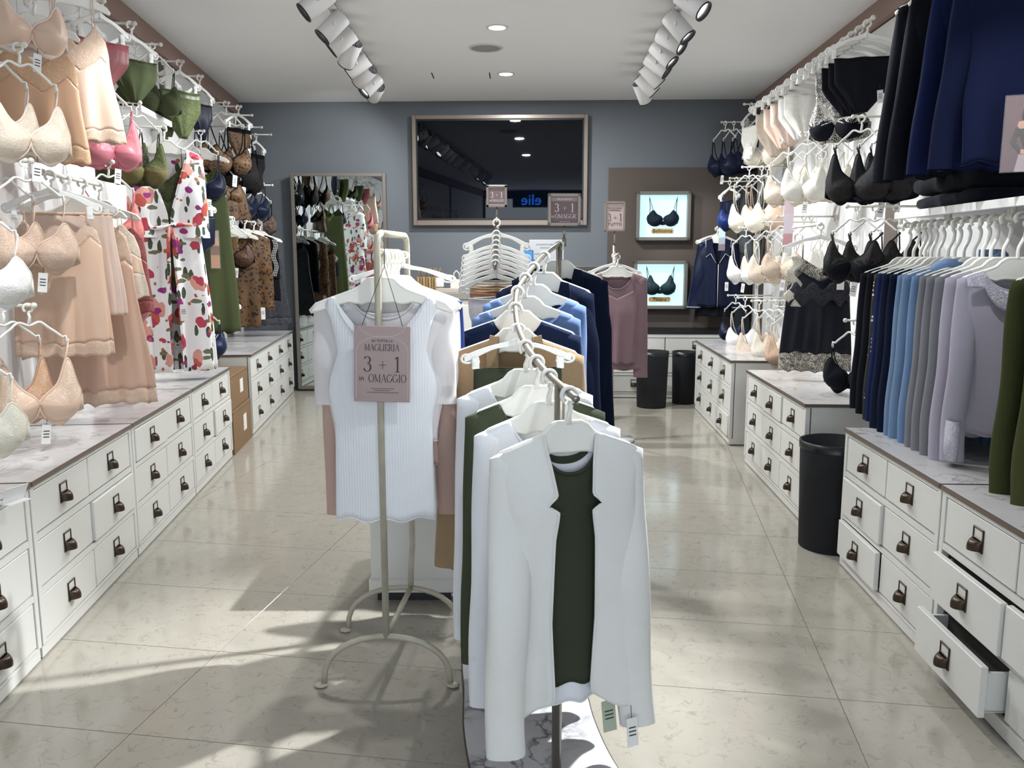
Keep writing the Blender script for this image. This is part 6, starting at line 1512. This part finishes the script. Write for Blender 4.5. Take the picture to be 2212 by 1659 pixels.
def dots(name):
    m = mat(name, '14161c', 0.7); nt, b, N, Lk = nodes(m)
    tc = N('ShaderNodeTexCoord'); v = N('ShaderNodeTexVoronoi'); v.inputs['Scale'].default_value = 60; v.inputs['Randomness'].default_value = 0.25
    w = N('ShaderNodeTexWave'); w.bands_direction = 'X'; w.inputs['Scale'].default_value = 9; w.inputs['Distortion'].default_value = 4; w.inputs['Detail'].default_value = 0
    Lk(tc.outputs['Object'], v.inputs['Vector']); Lk(tc.outputs['Object'], w.inputs['Vector'])
    lt = N('ShaderNodeMath'); lt.operation = 'LESS_THAN'; lt.inputs[1].default_value = 0.30; Lk(v.outputs['Distance'], lt.inputs[0])
    gt = N('ShaderNodeMath'); gt.operation = 'GREATER_THAN'; gt.inputs[1].default_value = 0.55; Lk(w.outputs['Fac'], gt.inputs[0])
    mu = N('ShaderNodeMath'); mu.operation = 'MULTIPLY'; Lk(lt.outputs[0], mu.inputs[0]); Lk(gt.outputs[0], mu.inputs[1])
    mx = N('ShaderNodeMix'); mx.data_type = 'RGBA'; mx.inputs[6].default_value = srgb('14161c'); mx.inputs[7].default_value = srgb('d8d3c4')
    Lk(mu.outputs[0], mx.inputs[0]); Lk(mx.outputs[2], b.inputs['Base Color'])
    return m
DOT = dots('dotted_black_jersey')
LB, LB2, GRY, LAV = fabric('6d87a6'), fabric('6f8ab0'), fabric('7b7c82'), fabric('a9a4b1')
NV1, NV2, NV3 = fabric('141c33'), fabric('172450'), fabric('10182f')
row = [ # distance along wall, label, fabric, length
 (3.351, 'black top farthest along the row of hanging tops', fabric('14161e'), 0.62),
 (3.274, 'black velvet top second farthest in the row', fabric('12141b'), 0.63),
 (3.212, 'black top with cream dots in the row', DOT, 0.64),
 (3.172, 'dark royal navy top right of the dotted one', NV2, 0.64),
 (3.119, 'navy velvet top in the middle of the dark tops', NV1, 0.66),
 (3.060, 'darkest navy top next to the light blue ones', NV3, 0.66),
 (2.985, 'light blue top nearest the navy tops', LB, 0.68),
 (2.935, 'light blue top in the middle of three blue tops', LB, 0.68),
 (2.870, 'light blue hooded top nearest the grey tops', LB2, 0.68),
 (2.800, 'grey marl top nearest the light blue tops', GRY, 0.66),
 (2.742, 'grey marl top in the middle of three grey tops', GRY, 0.66),
 (2.690, 'grey marl top nearest the lavender tops', GRY, 0.66),
 (2.615, 'plain lavender top behind the lavender lace one', LAV, 0.66),
 (2.531, 'lavender top with lace yoke and cuffs', LAV, 0.64),
 (2.240, 'olive top left of the other olive top', fabric('3f4428'), 0.66),
 (2.120, 'olive top nearest the right edge of the photo', fabric('464a2c'), 0.66),
 (1.980, 'floral top cut by the right edge of the photo', FLOR2, 0.66),
]
for i, (s, lab, m, L_) in enumerate(row):
    p = on('R', s, OFFR, zr - 0.007); rz = turn('R', 6 + 3*math.sin(i*2.1))
    wide_hanger(p, rz, 0.158, 'wide white hanger carrying the ' + ' '.join(lab.split()[:10]), 'wide hangers on the short rails', neck=0.062)
    t = garment(p + Vector((0, 0, -0.062)), rz, lab, 'top', m, 'pullover', sw=0.158, nk=0.095, fd=0.06, bd=0.03, dep=0.024, sleeve=(L_ - 0.075, 0.036, 0.036, 0.018, 0.02), amp=0.007, k=5, ph=i, L=L_ - 0.14, hem_w=0.150, group='tops on the short rails')
    if 'lace yoke' in lab:
        zt = shoulder(0.158, 0.095, 0.06, 0.03)
        obj('lace_yoke', MB().grid(lambda a, b: (-0.145 + 0.29*a/30, -0.030 - 0.006*b/6, zt(-0.145 + 0.29*a/30, True) - 0.004 - 0.065*(1 - abs(a/15 - 1)**2*0.6)*b/6), 30, 6), lace('cfcbd6', '8e8a9a'), t, solid=0.001)
        for s_ in (-1, 1): obj('lace_cuff', MB().tube([(s_*0.150, -0.018, -0.112 - L_ + 0.075 + 0.12), (s_*0.153, -0.02, -0.112 - L_ + 0.070)], 0.038, 14, flat=0.55, up=(0, 1, 0), cap=False), lace('d5d1da', 'a39fae'), t, solid=0.001)
    if 'hooded' in lab:
        obj('hood', MB().tube(catmull([(-0.10, -0.02, -0.10), (-0.07, -0.05, -0.08), (0, -0.06, -0.09), (0.08, -0.045, -0.07), (0.12, 0.0, -0.05), (0.06, 0.03, -0.05)], 6), 0.022, 10), LB2, t)
    if i in (6, 13): price_tag(t, 0.10, -0.05, -0.4, 0)
# folded knits on the shelf
FD = fabric('11141d', key='knit', bump=0.5)
def folded(p, rz, W, D, h, label, m):
    t = thing('folded_knit', label, 'folded knit', p, rz, 'folded dark knits on the shelf')
    mb = MB(); na, ns = 20, 12
    def q(i, j):
        a = 2*PI*i/na; c, s = math.cos(a), math.sin(a)
        x = -W/2 + W*j/ns; e = min(1, (0.5 - abs(j/ns - 0.5))*9)**0.5
        return (x, D/2*math.copysign(abs(c)**0.35, c)*(0.93 + 0.07*e) + 0.006*math.sin(j*1.7), h/2 + h/2*math.copysign(abs(s)**0.55, s)*(0.65 + 0.35*e) + 0.004*math.sin(j*1.1 + a))
    mb.grid(q, na, ns, True)
    mb.f.append([len(mb.v) - na + i for i in range(na)]); mb.m.append(0); mb.s.append(True); mb.f.append(list(range(na))[::-1]); mb.m.append(0); mb.s.append(True)
    obj('knit', mb, m, t)
fb_ = on('R', 3.05, 0.22, sa.z + 0.016)
folded(fb_, RZ_R, 0.46, 0.26, 0.055, 'folded black knit, lower of two on the long shelf', FD)
folded(fb_ + Vector((-0.01, 0.02, 0.055)), RZ_R + 0.04, 0.44, 0.25, 0.075, 'folded black knit, upper of two on the long shelf', fabric('0f1117', key='knit', bump=0.5))
# dark jumpers hung high
rt_z = 2.20
_, rtop = arm_rail(on('R', 2.25, 0.36, rt_z), on('R', 3.25, 0.36, rt_z), 'white rail near the ceiling carrying the dark jumpers')
for i, (s, lab, m, ang) in enumerate([(3.06, 'black jumper farthest among the jumpers hung high', fabric('15171f'), 10), (2.95, 'black jumper second farthest among the jumpers hung high', fabric('10121a'), 10), (2.76, 'royal navy jumper left of the photo card', fabric('111b40'), 10), (2.60, 'dark navy jumper behind the photo card', fabric('0d1430'), 10)]):
    p = on('R', s, 0.36, rt_z - 0.007)
    wide_hanger(p, turn('R', ang), 0.18, 'wide white hanger carrying the ' + ' '.join(lab.split()[:9]))
    garment(p, turn('R', ang), lab, 'jumper', m, 'jumper', sw=0.170, nk=0.10, fd=0.05, bd=0.02, dep=0.036, L=0.61, hem_w=0.125, amp=0.008, k=5, ph=i, sleeve=(0.60, 0.040, 0.034, 0.050, 0.0), group='dark jumpers hung high')
# photo card of a model in an acrylic stand, on the long shelf
c0 = at('R', 2158, 374, 0.46)
ph = thing('photo_card', 'mauve photo card of a dark-haired model at the right edge', 'photo', (c0.x, c0.y, c0.z), turn('R', 20))
pw_, phh = 0.105, 0.215
obj('cover', MB().rbox(0, pw_, -0.004, 0.006, 0, phh, 0.001, 1), M_GLASSY, ph)
PC = lambda c: mat('print_' + c, c, 0.55)
obj('background', MB().box(0.003, pw_ - 0.003, -0.001, 0.002, 0.003, phh - 0.003), PC('6a5052'), ph)
def pr(poly, c, nm, d): flat_poly([(x*pw_, z*phh) for x, z in poly], -0.001 - d*0.0004, PC(c), ph, nm)
pr([(0.48, 0.62), (0.42, 0.72), (0.50, 0.92), (0.62, 0.98), (0.76, 0.95), (0.82, 0.78), (0.80, 0.60), (0.66, 0.66)], '1d1518', 'hair', 1)
pr([(0.55, 0.74), (0.53, 0.83), (0.56, 0.90), (0.64, 0.92), (0.70, 0.88), (0.70, 0.80), (0.65, 0.72), (0.60, 0.71)], 'c08a74', 'face', 2)
pr([(0.57, 0.72), (0.66, 0.72), (0.68, 0.67), (0.80, 0.62), (0.76, 0.50), (0.42, 0.55), (0.34, 0.60), (0.36, 0.655), (0.55, 0.67)], 'c9977f', 'shoulders', 2)
pr([(0.30, 0.58), (0.44, 0.56), (0.70, 0.60), (0.84, 0.58), (0.84, 0.38), (0.72, 0.29), (0.52, 0.31), (0.44, 0.44), (0.34, 0.50)], '3a372c', 'blouse', 3)
pr([(0.30, 0.58), (0.40, 0.56), (0.32, 0.40), (0.46, 0.30), (0.42, 0.25), (0.20, 0.38)], '423e32', 'sleeve_print', 4)
pr([(0.46, 0.30), (0.74, 0.28), (0.74, 0.22), (0.46, 0.24)], 'c9977f', 'waist', 3)
pr([(0.42, 0.235), (0.78, 0.215), (0.84, 0.01), (0.34, 0.01)], 'a9989c', 'trouser_print', 3)
# black bins between the cabinets
def bin_(x, y, r, h, label, taper=0.9):
    t = thing('waste_bin', label, 'bin', (x, y, 0), 0.3, 'black bins')
    obj('shell', MB().lathe([(r*taper*0.2, 0.002), (r*taper, 0.002), (r, h - 0.006), (r, h), (r - 0.006, h), (r*taper - 0.006, 0.02), (0.001, 0.02)], 32, cap=False), M_BLACK, t)
    obj('liner', MB().lathe([(r + 0.002, h - 0.03), (r + 0.003, h + 0.002), (r - 0.004, h + 0.003), (r*0.94, h - 0.12)], 32, cap=False), mat('black_bin_liner', '0e0f13', 0.35), t)
bin_(1.335, 3.36, 0.14, 0.45, 'tall black bin standing between two cabinets, nearest the camera')
bin_(1.56, 5.02, 0.12, 0.44, 'black bin in the gap behind the middle cabinet')
bin_(1.13, 6.66, 0.13, 0.45, 'wide black bin before the drawers under the lightboxes')
bin_(1.42, 6.82, 0.10, 0.43, 'slim black bin next to the far three-column cabinet')
# ------------------------------------------------------------------ lightboxes
def lightbox(c0, c1, name_text, label, style):
    a, b = at('B', *c0, 0.02), at('B', *c1, 0.02); W = (b - a).dot(UB); Hh = a.z - b.z
    t = thing('lightbox', label, 'lightbox', (a.x, a.y, b.z), RZ_B, 'lit display boxes on the taupe panel'); fr = 0.030; dp = 0.07
    mb = MB(); mb.rbox(0, fr, -dp, 0, 0, Hh, 0.004, 2); mb.rbox(W - fr, W, -dp, 0, 0, Hh, 0.004, 2); mb.rbox(0, W, -dp, 0, 0, fr, 0.004, 2); mb.rbox(0, W, -dp, 0, Hh - fr, Hh, 0.004, 2)
    obj('frame', mb, M_LBF, t)
    obj('lit_panel', MB().box(fr - 0.004, W - fr + 0.004, -0.012, -0.002, fr - 0.004, Hh - fr + 0.004), M_LBGLOW, t)
    cx = W/2
    pl = obj('name_plate', MB().prism([(cx - 0.088, 0.062), (cx - 0.096, 0.078), (cx - 0.096, 0.088), (cx - 0.088, 0.104), (cx + 0.088, 0.104), (cx + 0.096, 0.088), (cx + 0.096, 0.078), (cx + 0.088, 0.062)], -0.020, -0.012), M_BRASS, t)
    lettering(name_text, 0.044, mat('plate_ink', '2f2614', 0.6), t, cx, -0.0206, 0.084, bold=0.0006)
    # the displayed bra belongs to nobody else: a thing of its own in the box
    zc = 0.195; q = Vector((a.x, a.y, b.z)) + UB*cx + NB*0.030
    br = thing('display_bra', style[0], 'bra', q, RZ_B)
    m = style[1]
    for s in (-1, 1):
        obj('cup', cup_mesh(style[2], 0.066, s), [m, style[3], m], br, (s*0.066, 0, zc), (0.05, 0, s*0.12), solid=0.0025)
        zt = zc + 0.066/0.062*(0.058 + 0.062*style[2]) - 0.006
        obj('strap', MB().tube([(s*0.086, -0.016, zt), (s*0.100, -0.004, 0.30), (s*0.122, -0.004, 0.375)], 0.0055, 6, flat=0.4, up=(0, 1, 0)).tube([(s*0.118, 0, zc + 0.02), (s*0.112, 0, 0.28), (s*0.120, 0, 0.36)], 0.003, 6), m, br)
    obj('band', MB().grid(lambda i, j: (-0.130 + 0.26*i/20, 0.004, zc - 0.035 - 0.012*math.cos((i/20 - 0.5)*PI*3) + 0.02 - 0.035*j), 20, 1), m, br, solid=0.003)
lightbox((1374, 414), (1488, 520), 'Bellissima', 'upper lit box with a dark bra and brass name plate', ('dark navy bra displayed in the upper lit box', fabric('1a2530'), 0.0, fabric('1a2530')))
lightbox((1368, 563), (1481, 667), 'Tiziana', 'lower lit box with a dark bra and brass name plate', ('dark teal lace bra displayed in the lower lit box', fabric('1b3038'), 0.5, lace('1b2a30', '3a5058')))
# ------------------------------------------------------------------ counter by the back wall with bags and cards
ct = thing('service_counter', 'white counter with a grey top below the television', 'counter', on('B', -0.95, 0.46, 0), RZ_B)
CW = 1.45
obj('body', MB().rbox(0, CW, 0.02, 0.44, 0.0, 0.845, 0.003, 1), M_WHITE, ct)
obj('top', MB().rbox(-0.01, CW + 0.01, 0.0, 0.45, 0.845, 0.90, 0.004, 1), mat('counter_top_grey', '8f8b86', 0.4), ct)
for k in range(3):
    x0 = 0.03 + k*(CW - 0.06)/3
    obj('panel', MB().rbox(x0 + 0.01, x0 + (CW - 0.06)/3 - 0.01, 0.008, 0.022, 0.10, 0.80, 0.006, 2), M_WHITE, ct)
M_BAG = mat('kraft_bag_paper', 'a58a62', 0.8, var=0.1); M_BAGW = mat('white_bag_paper', 'd9d4cb', 0.7)
def bag(s, off, w, h, d, m, label, rz=0.0, z0=0.90):
    t = thing('paper_bag', label, 'paper bag', on('B', s, off, z0), RZ_B + rz, 'paper bags on the counter')
    mb = MB(); mb.box(-w/2, w/2, -d/2, -d/2 + 0.002, 0, h); mb.box(-w/2, w/2, d/2 - 0.002, d/2, 0, h); mb.box(-w/2, w/2, -d/2, d/2, 0, 0.002)
    mb.add([(-w/2, -d/2, 0), (-w/2, d/2, 0), (-w/2, d/2, h), (-w/2, -d/2, h), (-w/2 + 0.008, 0, 0), (-w/2 + 0.012, 0, h)], [(0, 4, 5, 3), (4, 1, 2, 5)], 0, False)
    mb.add([(w/2, -d/2, 0), (w/2, d/2, 0), (w/2, d/2, h), (w/2, -d/2, h), (w/2 - 0.008, 0, 0), (w/2 - 0.012, 0, h)], [(4, 0, 3, 5), (1, 4, 5, 2)], 0, False)
    obj('bag', mb, m, t)
    for s_ in (-1, 1): obj('handle', MB().tube([(-w*0.22, s_*d/2, h), (-w*0.20, s_*d/2, h + 0.05), (0, s_*d/2, h + 0.075), (w*0.20, s_*d/2, h + 0.05), (w*0.22, s_*d/2, h)], 0.003, 6), m, t)
for k, (s, w, h) in enumerate(((-0.78, 0.10, 0.13), (-0.73, 0.10, 0.13), (-0.68, 0.10, 0.13), (-0.63, 0.10, 0.13))):
    bag(s, 0.20, w, h, 0.035, M_BAG, ['folded brown paper bag leftmost in the row on the counter', 'folded brown paper bag second from left on the counter', 'folded brown paper bag third from left on the counter', 'folded brown paper bag rightmost in the row on the counter'][k], 1.2)
bag(-0.47, 0.26, 0.11, 0.11, 0.07, M_BAGW, 'small white paper bag left of the briefs stand', 0.2)
bx_ = thing('small_tray', 'pale tray on the counter beside the white paper bag', 'tray', on('B', -0.47, 0.36, 0.90), RZ_B)
obj('tray', MB().rbox(-0.16, 0.16, -0.05, 0.05, 0, 0.035, 0.003, 1), mat('tray_pale', 'b5aca0', 0.6), bx_)
for k, x in enumerate((-0.33, -0.305)):
    b = thing('small_bottle', ['dark slim bottle standing on the counter, left of its twin', 'dark slim bottle standing on the counter, right of its twin'][k], 'bottle', on('B', x, 0.40, 0.90), 0)
    obj('glass', MB().lathe([(0.002, 0), (0.012, 0), (0.012, 0.06), (0.005, 0.075), (0.005, 0.085)], 14, cap=False), M_BLACKP, b); obj('cap', MB().lathe([(0.006, 0.083), (0.006, 0.10), (0.001, 0.10)], 12, cap=False), M_TAG, b)
# ------------------------------------------------------------------ cash desk notices seen over the curved rack
a_, b_ = at_y(1143, 575, 5.9), at_y(1218, 518, 5.9); w, h = b_.x - a_.x, b_.z - a_.z
nt_ = thing('notice_board', 'white notice about a new line behind the curved rack', 'notice', ((a_.x + b_.x)/2, 5.9, a_.z), 0.03)
obj('sheet', MB().rbox(-w/2, w/2, -0.003, 0.003, 0, h, 0.001, 1), mat('notice_white', 'b9bcc0', 0.6), nt_)
lettering('LA NUOVA LINEA DE', h*0.085, M_INK, nt_, 0, -0.0035, h*0.82); lettering('intimissimi', h*0.10, M_INK, nt_, 0, -0.0035, h*0.70, space=1.15)
for k, zf in enumerate((0.46, 0.28)): lettering(["UN'ESPRESSIONE", 'NATURALE'][k], h*0.065, M_INK, nt_, -w*0.18, -0.0035, h*zf)
tb = thing('tablet', 'tablet with a blue screen left of the white notice', 'tablet', at_y(1141, 567, 5.85), 0.0)
obj('case', MB().rbox(-0.035, 0.035, 0.0, 0.010, -0.05, 0.085, 0.003, 1), M_BLACKP, tb)
obj('screen', MB().box(-0.030, 0.030, -0.001, 0.0, -0.044, 0.079), mat('tablet_blue', '2a6fd6', 0.3, emit='2f78e8', estr=0.6), tb)
dk = thing('cash_desk', 'dark desk carrying the notice and the tablet', 'desk', (0.24, 6.05, 0), 0.02)
obj('body', MB().rbox(-0.34, 0.34, -0.18, 0.24, 0.0, 1.02, 0.004, 1), M_WHITE, dk); obj('top', MB().rbox(-0.36, 0.36, -0.21, 0.26, 1.02, a_.z if a_.z > 1.03 else 1.05, 0.004, 1), mat('desk_top_dark', '4c4a48', 0.4), dk)
# ------------------------------------------------------------------ the shop front behind the camera (seen in the mirror and the screen)
M_FRAMEALU = mat('shopfront_frame', '5b5550', 0.4, 0.6)
X0, X1, ZW = -1.335, 1.617, 2.42
# the entrance stands open: only its frame crosses the opening
struct('door_1', MB().box(X0, X0 + 0.05, -0.03, 0.03, 0, ZW).box(X1 - 0.05, X1, -0.03, 0.03, 0, ZW).box(X0, X1, -0.03, 0.03, ZW - 0.05, ZW), M_FRAMEALU, (0, YF - 0.04, 0))
ne = thing('neon_sign', 'blue neon script sign over the entrance, mirrored in the television', 'neon sign', (-0.34, YF + 0.08, 2.33), PI)
nm = mat('neon_blue', '2a6cff', 0.4, emit='2f7bff', estr=9.0)
cu = text_mesh('elie', 0.30, ext=0.004)
obj('tubing', cu, nm, ne, (0, -0.02, 0), (PI/2, 0, 0))
obj('backing', MB().rbox(-0.38, 0.38, 0.0, 0.012, -0.14, 0.15, 0.003, 1), M_BLACKP, ne)
